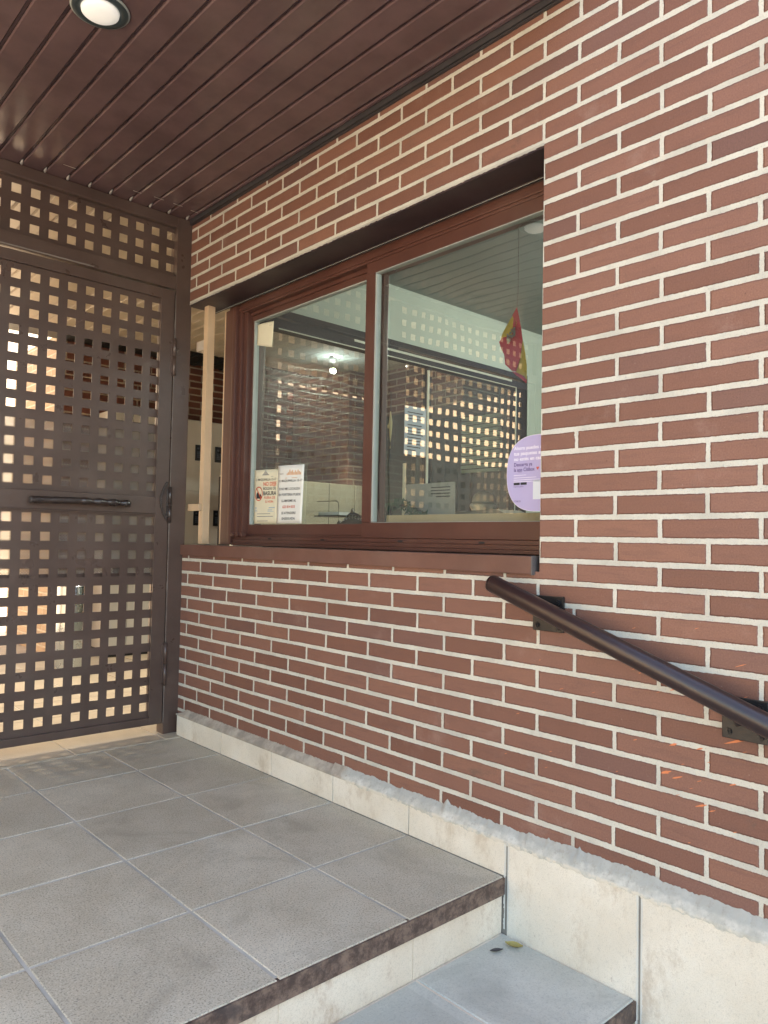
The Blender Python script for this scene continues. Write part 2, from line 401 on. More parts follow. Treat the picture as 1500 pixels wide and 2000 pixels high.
# ground sheets
g = MB(); g.quad((-60, -60, -.70), (60, -60, -.70), (60, -1.30, -.70), (-60, -1.30, -.70)); struct(g.build('street', M_ASPH))
g = MB(); g.box(-60, -3.4, -1.30, 60, -1.2, -.012); g.box(-3.4, 60, 6.6, 60, -1.2, -.012); g.box(-3.4, .335, 5.45, 6.6, -1.2, -.012); struct(g.build('courtyard_ground', M_GROUND))

# landing: tiles with chamfered edges over a grout bed
T = .407
def tiles(mb, xs, ys, z, gap=.0042, ch=.0022, th=.02):
    for (x0, x1) in xs:
        for (y0, y1) in ys:
            a, b, c, d = x0 + gap, x1 - gap, y0 + gap, y1 - gap
            dz = random.uniform(-.0006, .0006)
            e = ch
            bot = [mb.bm.verts.new(p) for p in ((a, c, z - ch), (b, c, z - ch), (b, d, z - ch), (a, d, z - ch))]
            top = [mb.bm.verts.new(p) for p in ((a + e, c + e, z + dz), (b - e, c + e, z + dz), (b - e, d - e, z + dz), (a + e, d - e, z + dz))]
            low = [mb.bm.verts.new((v.co.x, v.co.y, z - th)) for v in bot]
            mb.bm.faces.new(top)
            for i in range(4):
                mb.bm.faces.new((bot[i], bot[(i + 1) % 4], top[(i + 1) % 4], top[i])); mb.bm.faces.new((low[i], low[(i + 1) % 4], bot[(i + 1) % 4], bot[i]))
xl = [-.028] + [-.028 + .012 - T * i for i in range(1, 9)]
xs = [(xl[i + 1], xl[i]) for i in range(8)]
ys = [(.463 + T * i, .463 + T * (i + 1)) for i in range(4)] + [(.463 + 4 * T, 2.469)]
m_ = MB(); tiles(m_, xs, ys, 0.0); struct(m_.build('floor', M_FLOOR))
m_ = MB(); m_.box(-3.26, -.0275, .480, 6.6, -1.15, -.0022); struct(m_.build('floor_bedding', M_GROUT))
# threshold row and passage floor beyond the gate
xt = [-.11 - .43 * i for i in range(8)]
m_ = MB(); tiles(m_, [(xt[i + 1], xt[i]) for i in range(7)] + [(-.11, .30)], [(2.469, 2.84)], .002)
tiles(m_, [(-3.3 + T * i, -3.3 + T * (i + 1)) for i in range(17)], [(2.84 + T * i, 2.84 + T * (i + 1)) for i in range(9)], 0.0)
m_.build('passage_floor', M_PASS)['kind'] = 'structure'
m_ = MB(); m_.box(-.02, 3.7, 2.60, 6.6, -1.15, -.0045); struct(m_.build('passage_bedding', M_GROUT))

# steps
st = MB(); ri = MB(); no = MB()
NS = 4; RH = .165; TR = .420
for i in range(NS):
    zt = -RH * i; ye = .463 - TR * i     # front edge of the tread above riser i
    zn = zt - RH
    # nosing strip (slab edge)
    n = 60
    no.box(-3.26, -.0285, ye - .002, ye + .016, zt - .052, zt - .0035, .0015)
    # riser panels
    xr = [-.0285, -.401, -.826, -1.25, -1.67, -2.09, -2.51, -2.93, -3.26]
    for a, b in zip(xr, xr[1:]):
        ri.box(b + .002, a - .002, ye + .008, ye + .03, zn + .001, zt - .0535, .0015)
    ri.box(-3.26, -.0285, ye + .0105, ye + .05, zn - .02, zt - .054)
    # next tread
    if i < NS - 1:
        y0 = ye - TR; xx = [-.0285, -.392, -.80, -1.207, -1.614, -2.02, -2.43, -2.84, -3.26]
        tiles(st, [(b, a) for a, b in zip(xx, xx[1:])], [(y0, ye + .006)], zn)
        ri.box(-3.26, -.0285, y0 + .018, ye + .02, zn - .55, zn - .0025)
s_o = st.build('steps', M_STEP); struct(s_o)
r_o = ri.build('step_risers', M_RISER); struct(r_o); n_o = no.build('step_edges', M_NOSE); struct(n_o)

# porch ceiling: slats running along Y
c = MB()
def slats(c, xa, xb, y0, y1, z, off=-.039, pitch=.1, gap=.011):
    i = math.floor((xa - off) / pitch); n = 0
    x = off + pitch * i
    while x < xb:
        a, b = max(x + gap / 2, xa), min(x + pitch - gap / 2, xb)
        if b - a > .005:
            e = .0042
            pr = [(a, z + .012), (a, z + e), (a + e, z), (b - e, z), (b, z + e), (b, z + .012)]
            c.prism(pr, lambda p, q, t: Vector((p, t, q)), y0, y1)
        x += pitch
    c.box(xa, xb, y0, y1, z + .0125, z + .03)
slats(c, -2.75, -.013, .22, 2.60, 2.622)
ceil_ = struct(c.build('ceiling', M_CEIL))
c = MB()
for (xa_, xb_, y_) in ((-.70, -.645, 2.43), (-.27, -.22, 2.44), (-.17, -.12, 2.44), (-.07, -.03, 2.45), (-.37, -.33, 2.45)): c.box(xa_, xb_, y_, y_ + .003, 2.6205, 2.6212)
struct(c.build('ceiling_scores', M_CREAM2))
c = MB(); c.box(-.0125, -.001, .22, 2.57, 2.604, 2.66); c.box(-.0125, -.001, .22, 2.57, 2.595, 2.598)
tr = c.build('ceiling_trim', M_TRIM); struct(tr)
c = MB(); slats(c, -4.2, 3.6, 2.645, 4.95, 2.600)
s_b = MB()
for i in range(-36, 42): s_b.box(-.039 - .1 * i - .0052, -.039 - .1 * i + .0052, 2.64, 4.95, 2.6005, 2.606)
struct(s_b.build('slat_edge_glint', M_CREAM2))  # pale strips painting the light caught along slat edges
c2 = c; c = c2; struct(c.build('passage_ceiling', M_CEIL_LIT))
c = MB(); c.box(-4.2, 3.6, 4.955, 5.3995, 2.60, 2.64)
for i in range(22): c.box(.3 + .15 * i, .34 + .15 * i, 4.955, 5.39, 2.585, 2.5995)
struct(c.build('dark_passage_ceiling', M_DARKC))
c = MB(); c.box(-2.8, -.001, .20, 2.70, 2.66, 2.90); c.box(-4.25, 3.65, 2.7005, 5.6, 2.66, 2.90); struct(c.build('roof', M_TRIM))
UB = thing('sun_block_storeys', (1.5, 3, 2.9), 'unseen brick upper storeys added over the porch to block the sun', 'building')
c = MB(); c.box(-2.8, 4.2, .24, 2.7, 2.905, 4.3); c.box(.305, 4.2, -8.0, .2395, -1.2, 4.3); c.build('facade', brick_mat('brick_upper', 'X'), UB)  # mass out of view, shaped to keep the sun off porch and wall
c = MB(); c.box(-2.85, 4.25, .18, 2.75, 4.305, 4.42); c.build('parapet', M_GROUT, UB)

# ================================================================== MAIN WALL
W = thing('brick_wall', (0.15, .5, -.7), 'red brick wall with pale mortar holding the porter window and the handrail', 'wall')
b = MB(); b.box(0, .14, -8.0, .372, -1.2, 4.3); b.box(0, .14, .372, 2.572, 2.187, 2.66); b.box(0, .14, .372, 2.578, -1.2, .902)
b.build('wall_face', MB_WALL, W)
b = MB(); b.box(.141, .30, -8.0, .372, -1.2, 2.9); b.box(.141, .30, .372, 2.30, 2.25, 2.9); b.box(.141, .30, .372, 2.572, -1.2, .900)
b.build('wall_backing', M_BWALL, W)
# ragged mortar edge left below the lintel
b = MB(); 
for i in range(220):
    y = .372 + i * .01
    b.box(-.0008, .004, y, y + .0101, 2.1835 - random.uniform(0, .003), 2.190)
b.build('mortar_edge', M_GROUT, W)
# skirting stones
sk = MB()
ysk = [2.52, 2.092, 1.685, 1.278, .870, .458]
for a, bb in zip(ysk, ysk[1:]): sk.box(-.028, -.002, bb + .0015, a - .0015, .0005, .1015, .002)
ys2 = [.4565, .034, -.386, -.806, -1.226, -2.4]
for i, (a, bb) in enumerate(zip(ys2, ys2[1:])): sk.box(-.028, -.002, bb + .003, a - .0025, -RH * (i + 1) - .05, .1035, .0025)
sk.build('skirting', M_SKIRT, W)
sk = MB(); sk.box(-.0255, -.0018, -2.4, 2.518, -.75, .099); sk.build('skirting_grout', M_JOINT, W)
# mortar fillet on the skirting with a ragged top
f = MB(); n = 900; prev = None
y0, y1 = 2.528, -2.3
def rag(y, s=0):
    return math.sin(y * 31 + s) * .35 + math.sin(y * 83 + 1.3 * s) * .3 + math.sin(y * 11.7 + s) * .5
for i in range(n + 1):
    y = y0 + (y1 - y0) * i / n
    top = .134 + (.001 if y < 1.3 else -.004) + rag(y) * (.0045 if y < 1.3 else .0010) + random.uniform(-.0018, .0018)
    if y > 2.47: top -= (y - 2.47) * .5
    if random.random() < .012: top += random.uniform(.003, .008)
    if abs(y - .72) < .016: top += .018 * (1 - abs(y - .72) / .016)
    if y < .40: top += .008
    lip = .1035 + rag(y, 2) * .0006
    drip = .098 - (abs(rag(y * 1.7, 5)) * .007 + random.uniform(0, .0045) if y < 1.2 else .001)
    rr = [(-.0015, top), (-.0035, top - .004), (-.014, .5 * (top + lip) + .002 + rag(y * .23, 3) * .0010), (-.027, lip + .002), (-.0296, lip - .002), (-.0290, drip)]
    ring = [f.bm.verts.new((x, y, z)) for x, z in rr]
    if prev:
        for j in range(len(ring) - 1):
            fc = f.bm.faces.new((prev[j], prev[j + 1], ring[j + 1], ring[j])); fc.smooth = True
    prev = ring
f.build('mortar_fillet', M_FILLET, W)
# thin white smears either side of the vertical joints of the big stones
f = MB()
for yj, zb in ((.4565, -.16), (.034, -.33), (-.386, -.5)):
    for s in (-1, 1):
        pts_in = []; 
        zz = [.10 - i * .006 for i in range(int((.10 - zb) / .006))]
        for a, bq in zip(zz, zz[1:]):
            wd = .0055 + .003 * abs(math.sin(a * 41 + s)) + random.uniform(0, .002)
            f.quad((-.0287, yj + s * .0035, a), (-.0287, yj + s * wd, a), (-.0287, yj + s * (wd + random.uniform(-.001, .001)), bq), (-.0287, yj + s * .0035, bq))
f.build('joint_smear', M_WHITE, W)
# paint scratches
sc = MB()
def scratch(px, py, ln, wd):
    # px,py from the wall plane
    a = Vector((0, -ln * .93, ln * .37)) ; nn = Vector((0, wd * .37, wd * .93))
    p = Vector((-.0006, px, py)); n_ = 7; U = []; D = []
    for i in range(n_ + 1):
        t = i / n_; wv = math.sin(math.pi * t) ** .7 * random.uniform(.6, 1)
        U.append(sc.bm.verts.new(p + a * t + nn * wv)); D.append(sc.bm.verts.new(p + a * t - nn * wv))
    for i in range(n_): sc.bm.faces.new((U[i], U[i + 1], D[i + 1], D[i]))
for y, z, l, w_ in ((-.006, .408, .032, .0035), (-.036, .402, .030, .0025), (-.028, .482, .024, .003), (-.098, .487, .018, .002), (-.165, .515, .07, .0035), (-.200, .53, .03, .004),
                    (-.095, .348, .034, .003), (-.128, .345, .02, .0015), (-.178, .42, .018, .002), (.07, .475, .012, .0015), (-.03, .62, .02, .002), (-.19, .70, .03, .001), (-.02, .41, .01, .001), (-.1, .41, .012, .001)):
    scratch(y, z, l, w_)
for i in range(26): scratch(random.uniform(-.3, .5), random.uniform(.25, .8), random.uniform(.006, .016), random.uniform(.0005, .0012))
sc.build('scratch_marks', M_SCR, W)

# ================================================================== RECESSED LIGHT
L = thing('recessed_light', (-.970, 1.347, 2.62), 'round recessed downlight with dark ring in the slatted porch ceiling', 'light')
MB().lathe((-.970, 1.347, 2.62), [(.086, .001), (.086, -.003), (.080, -.008), (.068, -.010), (.058, -.006), (.056, .0)], 48, False).build('ring', M_RINGD, L)
MB().lathe((-.970, 1.347, 2.62), [(.0575, -.004), (.056, -.012), (.048, -.018), (.031, -.022), (.011, -.0235), (.00001, -.024)], 48).build('diffuser', M_DIFF, L)
MB().lathe((-.970, 1.347, 2.62), [(.0865, .001), (.0885, -.0025), (.0865, -.0045), (.0835, -.006)], 48, False).build('rim', M_GASKET, L)

# ================================================================== GATE
G = thing('perforated_gate', (-1.2, 2.6, 0), 'brown painted steel gate of square-holed sheet closing the passage', 'gate')
YF = 2.565                                    # front face of the frame
def sx_(X): return CAM.x + (X - CAM.x) * (2.60 - CAM.y) / (2.62 - CAM.y)
def sz_(Z): return CAM.z + (Z - CAM.z) * (2.60 - CAM.y) / (2.62 - CAM.y)
b = MB(); b.box(-.078, .010, YF, YF + .07, -.01, 2.6195, .003)
b.build('post', M_GATE, G)
b = MB(); b.box(-1.17, -1.10, YF, YF + .07, -.01, 2.545, .003); b.build('post', M_GATE, G)
b = MB(); b.box(-2.74, -2.66, YF, YF + .07, -.01, 2.6195, .003); b.build('post', M_GATE, G)
b = MB(); b.box(-2.66, -.0785, YF + .001, YF + .06, 2.565, 2.6195, .003); b.build('top_rail', M_GATE, G)
b = MB(); b.box(-2.66, -1.1705, YF + .002, YF + .06, 2.245, 2.312, .003); b.box(-1.0995, -.0785, YF + .002, YF + .06, 2.245, 2.312, .003); b.build('transom_rail', M_GATE, G)
# front angle lip on the transom rail, bright worn edge
b = MB(); b.box(-2.66, -.50, YF - .006, YF + .0015, 2.247, 2.252); b.build('worn_lip', M_GATEW, G)

def rag_(y): return math.sin(y * 31) * .5 + math.sin(y * 83) * .4 + math.sin(y * 7) * .5
def perf(mb, x0, x1, z0, z1, cxs, czs, h, yf, th=.003):
    bx = sorted([x0, x1] + [v for c_ in cxs for v in (c_ - h, c_ + h)]); bz = sorted([z0, z1] + [v for c_ in czs for v in (c_ - h, c_ + h)])
    hx = [(c_ - h, c_ + h) for c_ in cxs]; hz = [(c_ - h, c_ + h) for c_ in czs]
    bm = mb.bm
    V = {}
    def vv(i, j, k_):
        if (i, j, k_) not in V: V[i, j, k_] = bm.verts.new((bx[i], yf + th * k_, bz[j]))
        return V[i, j, k_]
    nx, nz = len(bx) - 1, len(bz) - 1
    def solid(i, j):
        if i < 0 or j < 0 or i >= nx or j >= nz: return False
        mx, mz = (bx[i] + bx[i + 1]) / 2, (bz[j] + bz[j + 1]) / 2
        return not (any(a < mx < b_ for a, b_ in hx) and any(a < mz < b_ for a, b_ in hz))
    for i in range(nx):
        for j in range(nz):
            if not solid(i, j): continue
            bm.faces.new((vv(i, j, 0), vv(i + 1, j, 0), vv(i + 1, j + 1, 0), vv(i, j + 1, 0)))
            bm.faces.new((vv(i, j, 1), vv(i, j + 1, 1), vv(i + 1, j + 1, 1), vv(i + 1, j, 1)))
            if not solid(i - 1, j): bm.faces.new((vv(i, j, 0), vv(i, j + 1, 0), vv(i, j + 1, 1), vv(i, j, 1)))
            if not solid(i + 1, j): bm.faces.new((vv(i + 1, j, 0), vv(i + 1, j, 1), vv(i + 1, j + 1, 1), vv(i + 1, j + 1, 0)))
            if not solid(i, j - 1): bm.faces.new((vv(i, j, 0), vv(i, j, 1), vv(i + 1, j, 1), vv(i + 1, j, 0)))
            if not solid(i, j + 1): bm.faces.new((vv(i, j + 1, 0), vv(i + 1, j + 1, 0), vv(i + 1, j + 1, 1), vv(i, j + 1, 1)))
P_ = .0828 * .9944; H_ = .0205
tz = [sz_(z) for z in (2.532, 2.449, 2.367)]
uz = [sz_(2.144 - .0829 * i) for i in range(12)]
lz = [sz_(1.060 - .0837 * i) for i in range(12)]
tx1 = [sx_(-.091) - P_ * i for i in range(12)]
b = MB(); perf(b, -1.0998, -.079, 2.308, 2.570, tx1, tz, H_, 2.598); b.build('transom_panel', M_GATE, G)
tx2 = [tx1[-1] - P_ * (i + 1) for i in range(1, 19)]
tx2 = [x for x in tx2 if x > -2.64 and x < -1.20]
b = MB(); perf(b, -2.662, -1.17, 2.308, 2.570, tx2, tz, H_, 2.598); b.build('transom_panel', M_GATE, G)
def leaf(x0, x1, name, hingeright):
    D = MB()
    w_ = .068
    zb, zt = .055, 2.236
    D.box(x1 - w_, x1, YF + .006, YF + .046, zb, zt, .0025); D.box(x0, x0 + w_, YF + .006, YF + .046, zb, zt, .0025)
    D.box(x0 + w_, x1 - w_, YF + .0065, YF + .0455, zt - .050, zt, .0025)
    D.box(x0 + w_, x1 - w_, YF + .0065, YF + .0455, zb, zb + .036, .0025)
    D.box(x0 + w_, x1 - w_, YF + .0065, YF + .0455, 1.098, 1.182, .0025)
    o = D.build(name, M_GATE, G)
    cx = [x1 + (sx_(-.174) - sx_(-.082)) - P_ * i for i in range(30)]
    cx = [v for v in cx if v > x0 + w_ + .015]
    p = MB(); perf(p, x0 + w_ - .002, x1 - w_ + .002, 1.180, zt - .048, cx, uz, H_, 2.588); adopt(p.build('perforated_panel', M_GATE), o)
    p = MB(); perf(p, x0 + w_ - .002, x1 - w_ + .002, zb + .034, 1.100, cx, lz, H_, 2.588); adopt(p.build('perforated_panel', M_GATE), o)
    return o
dl = leaf(-1.098, -.082, 'door_leaf', True)
dl2 = leaf(-2.656, -1.172, 'door_leaf', False)
# beads framing the panels
b = MB()
for z in (1.186, 1.094): b.box(-1.02, -.152, YF + .003, YF + .0068, z - .002, z + .002)
b.box(-.154, -.150, YF + .003, YF + .0068, .10, 1.096); b.box(-.154, -.150, YF + .003, YF + .0068, 1.184, 2.18)
adopt(b.build('panel_bead', M_GATE), dl)
# hammered bar handle
pts = []; rad = []
for i in range(60):
    t = i / 59; x = -.300 - .455 * t
    pts.append((x, YF - .030, 1.140 + .004 * math.sin(t * 3) - .004 * t)); rad.append(.0150 + .0036 * math.sin(t * 44) * (1 if t < .5 else .25) + (.0025 if t > .93 else 0) - (.004 if .17 < t < .2 else 0))
h = MB(); h.tube(pts, rad, 7); h.tube([(-.325, YF - .03, 1.14), (-.325, YF + .008, 1.14)], .008, 8); h.tube([(-.735, YF - .03, 1.136), (-.735, YF + .008, 1.136)], .008, 8)
adopt(h.build('handle', M_HAND), dl)
# hinges on the right
def hinge(z0, z1, weld=False):
    h = MB(); h.tube([(-.080, YF - .006, z0), (-.080, YF - .006, .5 * (z0 + z1) - .002)], .0085, 12); h.tube([(-.080, YF - .006, .5 * (z0 + z1) + .002), (-.080, YF - .006, z1)], .0085, 12)
    h.box(-.094, -.080, YF - .001, YF + .007, z0 + .01, z1 - .01, .002)
    if weld:
        for i in range(40):
            t = i / 39; a = math.pi * t
            h.box(-.096 - .030 * math.sin(a) - .005, -.096 - .030 * math.sin(a) + .006, YF - .004 - random.uniform(0, .003), YF + .007, z0 + .02 + (z1 - z0 - .0) * t - .004, z0 + .02 + (z1 - z0) * t + .005, .002)
    o = h.build('hinge', M_HAND if weld else M_GATE, G); return o
hinge(1.80, 1.99); hinge(1.055, 1.235, True); hinge(.245, .455)
b = MB(); prv = None
for i in range(140):
    z = .06 + i * .0155; wq = .0006 + abs(rag_(z)) * .0014
    ring = [b.bm.verts.new((-.0795 - wq, YF - .0008, z)), b.bm.verts.new((-.0790 + wq, YF - .0008, z))]
    if prv: b.bm.faces.new((prv[0], prv[1], ring[1], ring[0]))
    prv = ring
b.build('worn_edge', M_GATEW, G)
# caulk blobs where ceiling gaps meet the gate head
for i in range(12):
    x = -.039 - .1 * i
    b = MB(); b.tube([(x + .004, 2.562, 2.6205), (x + .001, 2.552, 2.6215), (x - .001, 2.540, 2.6235), (x - .001, 2.525, 2.627)], [.0045, .0065, .005, .0015], 7)
    b.build('caulk', M_CAULK, G)
# fine expanded mesh behind the middle of the leaves
msh = MB(); ym = 2.622; z0, z1 = .800, 1.535; x0, x1 = -2.60, -.10; p = .0125; wt = .0021
def clip_seg(x, dirx):
    pass
n = int((x1 - x0 + (z1 - z0)) / p) + 2
for sgn in (1, -1):
    for i in range(n):
        if sgn == 1: xs_ = x0 - (z1 - z0) + i * p
        else: xs_ = x0 + i * p
        ta, tb = 0.0, (z1 - z0)
        if sgn == 1:
            ta = max(ta, x0 - xs_); tb = min(tb, x1 - xs_)
        else:
            ta = max(ta, xs_ - x1); tb = min(tb, xs_ - x0)
        if tb - ta < .01: continue
        a = Vector((xs_ + sgn * ta, ym + (.001 if sgn == 1 else 0), z0 + ta)); c_ = Vector((xs_ + sgn * tb, ym + (.001 if sgn == 1 else 0), z0 + tb))
        nn = Vector((-sgn * wt * .7, 0, wt * .7))
        msh.quad(a - nn, c_ - nn, c_ + nn, a + nn)
mo = msh.build('mesh_screen', M_GATEW, G)
so_ = mo.modifiers.new('thickness', 'SOLIDIFY'); so_.thickness = .0012
b = MB(); b.box(x0 - .01, x1 + .005, 2.614, 2.632, z0 - .018, z0 + .004, .002); b.box(x0 - .01, x1 + .005, 2.614, 2.632, z1 - .004, z1 + .014, .002)
b.build('mesh_frame', M_GATE, G)

P = thing('brick_pier', (-2.95, 2.6, 0), 'pale brick pier at the far end of the brown gate', 'pier')
MB().box(-3.2, -2.745, 2.42, 2.78, -.02, 2.60).build('pier_face', MB_PALEX, P)

# ================================================================== STEEL BAR in the gap left of the window
B = thing('square_post', (.08, 2.5, .95), 'slim cream painted square post in the gap left of the window', 'post')
MB().box(.060, .100, 2.480, 2.520, .952, 2.184, .002).build('bar', M_CREAM, B)
MB().box(.058, .102, 2.478, 2.522, .9495, .9515).build('foot_joint', M_LINE, B)
MB().box(.064, .096, 2.5205, 2.600, 1.955, 2.005, .002).build('bracket', M_CREAM2, B)
MB().box(.040, .0595, 2.490, 2.600, 1.120, 1.155, .002).build('bracket', M_CREAM, B)

# ================================================================== WINDOW
WN = thing('sliding_window', (.17, 1.4, .95), 'two pane sliding window in dark red frame set in the brick wall', 'window')
X1 = .15
s_ = MB(); s_.box(-.013, .128, .394, 2.576, .893, .9465, .003)
s_.build('sill', M_SILL, WN)
s_ = MB(); s_.box(-.0135, .02, .3885, .3935, .891, .948, .001); s_.build('sill_end', M_SEND, WN)
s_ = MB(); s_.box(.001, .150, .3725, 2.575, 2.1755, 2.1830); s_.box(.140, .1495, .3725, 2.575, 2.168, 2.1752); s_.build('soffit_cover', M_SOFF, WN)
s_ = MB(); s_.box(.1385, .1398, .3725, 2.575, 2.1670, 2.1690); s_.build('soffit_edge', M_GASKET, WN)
fr = MB()
# head profile
fr.box(X1 + .012, .27, .3725, 2.44, 2.150, 2.175); fr.box(X1, .20, .3725, 2.43, 2.118, 2.152, .003); fr.box(X1 - .006, .17, .3725, 2.33, 2.128, 2.138, .003)
fr.box(X1 + .030, .27, .3725, 2.33, 2.100, 2.1185)
# left jamb profile
fr.box(X1 - .012, .27, 2.345, 2.435, .952, 2.1495, .003); fr.box(X1 - .024, X1 + .01, 2.318, 2.348, .952, 2.1495, .005); fr.box(X1 - .004, .27, 2.292, 2.317, .952, 2.118, .003)
fr.box(X1 + .010, .27, 2.262, 2.2915, .952, 2.118, .003)
# bottom tracks
fr.box(X1 - .030, .27, .3725, 2.30, .9500, .962, .001); fr.box(X1 - .020, .27, .3725, 2.30, .9625, .978, .002); fr.box(X1 - .008, .27, .3725, 2.298, .9785, .994, .002)
fr.box(X1 + .028, .27, .3725, 2.29, .9945, 1.004, .001)
fr.build('frame', M_WIN, WN)
b = MB(); b.box(X1 - .0135, X1 + .02, 2.4352, 2.4425, .953, 2.150); b.build('edge_strip', M_CREAM, WN)
b = MB(); b.box(X1 - .012, X1 + .02, .3728, 2.31, .9468, .9498)
for y in (1.98, 1.58, 1.10, .70): b.box(X1 - .0092, X1 - .0085, y, y + .025, .981, .988)
b.build('track_slot', M_LINE, WN)
b = MB()
for i in range(9): b.box(X1 - .034 + .004 * (i % 3), X1 - .010 + .003 * (i % 3), 2.19 + .014 * i, 2.20 + .014 * i, .992 + .003 * (i % 2), 1.004 + .004 * (i % 3), .002)
b.build('latch', M_WIN, WN)
# right sash (outer)
SR = MB(); xa, xb = X1 + .002, X1 + .030
SR.box(xa, xb, .30, 1.350, 2.069, 2.1175, .002); SR.box(xa, xb, .30, 1.350, .9955, 1.056, .002); SR.box(xa - .001, xb, 1.296, 1.352, 1.0562, 2.0688, .003)
sr = SR.build('sash', M_WIN, WN)
gk = MB(); gk.box(xa + .001, xb - .002, .30, 1.2955, 2.0655, 2.0688); gk.box(xa + .001, xb - .002, .30, 1.2955, 1.0562, 1.0575); gk.box(xa + .001, xb - .002, 1.2872, 1.2957, 1.0602, 2.0632)
adopt(gk.build('gasket', M_GASKET), sr)
gg = MB(); gg.quad((X1 + .012, .30, 1.058), (X1 + .012, 1.290, 1.058), (X1 + .012, 1.290, 2.066), (X1 + .012, .30, 2.066)); adopt(gg.build('pane', M_GLASS), sr)
# left sash (inner)
SL = MB(); xa, xb = X1 + .038, X1 + .066
SL.box(xa, xb, 1.24, 2.262, 2.073, 2.104, .002); SL.box(xa, xb, 1.24, 2.262, 1.0045, 1.053, .002); SL.box(xa, xb, 2.246, 2.2618, 1.0532, 2.0728, .002); SL.box(xa, xb, 1.284, 1.330, 1.0532, 2.0728, .002)
sl_ = SL.build('sash', M_WIN, WN)
gk = MB(); gk.box(xa + .001, xb - .002, 1.331, 2.2455, 2.0675, 2.0725); gk.box(xa + .001, xb - .002, 2.2375, 2.2455, 1.0535, 2.067)
adopt(gk.build('gasket', M_GASKET), sl_)
gg = MB(); gg.quad((X1 + .052, 1.28, 1.05), (X1 + .052, 2.245, 1.05), (X1 + .052, 2.245, 2.07), (X1 + .052, 1.28, 2.07)); adopt(gg.build('pane', M_GLASS), sl_)

# ================================================================== HANDRAIL
H = thing('handrail', (-.07, .1, .4), 'dark brown round tube handrail sloping down beside the steps on two square plates', 'handrail')
Pa = Vector((-.082, .478, .862)); Pb = Vector((-.082, -.290, .596)); d = (Pa - Pb).normalized()
ra = MB(); ra.tube([Pa + d * .012, Pa + d * .009, Pa + d * .002, Pb - d * 1.2], [.0225, .0250, .0264, .0264], 48)
ra.build('rail', M_RAIL, H)
for (ya, yb, za, zb) in ((.283, .387, .732, .834), (-.268, -.164, .533, .632)):
    p = MB(); p.box(-.0095, -.0005, ya, yb, za, zb, .002)
    po = p.build('plate', M_PLATE, H)
    for dy in (.016, -.016):
        for dz in (.016, -.016):
            yy = ya + dy if dy > 0 else yb + dy; zz = za + dz if dz > 0 else zb + dz
            q = MB(); pr = [(yy + .0085 * math.cos(t), zz + .0085 * math.sin(t)) for t in [math.pi / 3 * j + .3 for j in range(6)]]
            q.prism(pr, lambda a, b_, t: Vector((t, a, b_)), -.0165, -.0095)
            q.prism([(yy + .0045 * math.cos(t), zz + .0045 * math.sin(t)) for t in [math.pi / 4 * j for j in range(8)]], lambda a, b_, t: Vector((t, a, b_)), -.021, -.0165)
            adopt(q.build('bolt', M_PLATE), po)
    ymid = (ya + yb) / 2; tt = (ymid - Pa.y) / (Pb.y - Pa.y); zr = Pa.z + (Pb.z - Pa.z) * tt
    q = MB(); q.tube([(-.009, ymid, (za + zb) / 2 - .002), (-.045, ymid, (za + zb) / 2 - .004), (-.070, ymid, zr - .012)], .007, 12)
    adopt(q.build('stem', M_PLATE), po)

# ================================================================== STICKERS AND POSTERS ON THE GLASS
def poster(name, label, cat, TL, TR, BL, BR, x, mat, th=.0008):
    """corner points (y,z); returns empty, mapping fn(u,v,t) with u,v in 0..1"""
    def fn(u, v, t):
        y = (TL[0] * (1 - u) + TR[0] * u) * v + (BL[0] * (1 - u) + BR[0] * u) * (1 - v)
        z = (TL[1] * (1 - u) + TR[1] * u) * v + (BL[1] * (1 - u) + BR[1] * u) * (1 - v)
        return Vector((x - t - .004 * math.sin(u * 5) * v, y, z))
    cy, cz = (TL[0] + BR[0]) / 2, (TL[1] + BR[1]) / 2
    e = thing(name, (x, cy, BL[1]), label, cat)
    b = MB(); n = 10
    g0 = [[b.bm.verts.new(fn(i / n, j / n, 0)) for i in range(n + 1)] for j in range(n + 1)]
    for j in range(n):
        for i in range(n): b.bm.faces.new((g0[j][i], g0[j][i + 1], g0[j + 1][i + 1], g0[j + 1][i])).smooth = True
    o = b.build('sheet', mat, e); md = o.modifiers.new('th', 'SOLIDIFY'); md.thickness = th; md.offset = 1 
    return e, fn
def lines(e, fn, items, mat, name='lettering', W=1.0, Hh=1.0):
    for (s, u, v, hgt, wid, bold) in items:
        acc = MB()
        # measure text width first
        cu = bpy.data.curves.new('tmp', 'FONT'); cu.body = s; cu.size = hgt * 1.38; cu.offset = bold * hgt; cu.resolution_u = 3
        o = bpy.data.objects.new('tmp', cu); COL.objects.link(o)
        dg = bpy.context.evaluated_depsgraph_get(); me = bpy.data.meshes.new_from_object(o.evaluated_get(dg))
        xs_ = [p.co.x for p in me.vertices]; mx, mn = max(xs_), min(xs_)
        k_ = wid / (mx - mn)
        vs = [acc.bm.verts.new(fn(u + (p.co.x - mn) * k_, v + p.co.y, .0016)) for p in me.vertices]
        for f in me.polygons:
            try: acc.bm.faces.new([vs[i] for i in f.vertices])
            except ValueError: pass
        bpy.data.objects.remove(o); bpy.data.curves.remove(cu); bpy.data.meshes.remove(me)
        acc.build(name, mat, e)
def bars(e, fn, items, mat, name='small_print', t=.0014):
    for (u0, u1, v0, v1) in items:
        b = MB(); b.quad(fn(u0, v0, t), fn(u1, v0, t), fn(u1, v1, t), fn(u0, v1, t)); b.build(name, mat, e)
xg = X1 + .0490
e, fn = poster('notice_sheet', 'cream notice with red crossed-out rubbish bag circle at lower left of window', 'notice', (2.222, 1.322), (2.020, 1.318), (2.219, 1.057), (2.022, 1.057), xg, M_PAPERY)
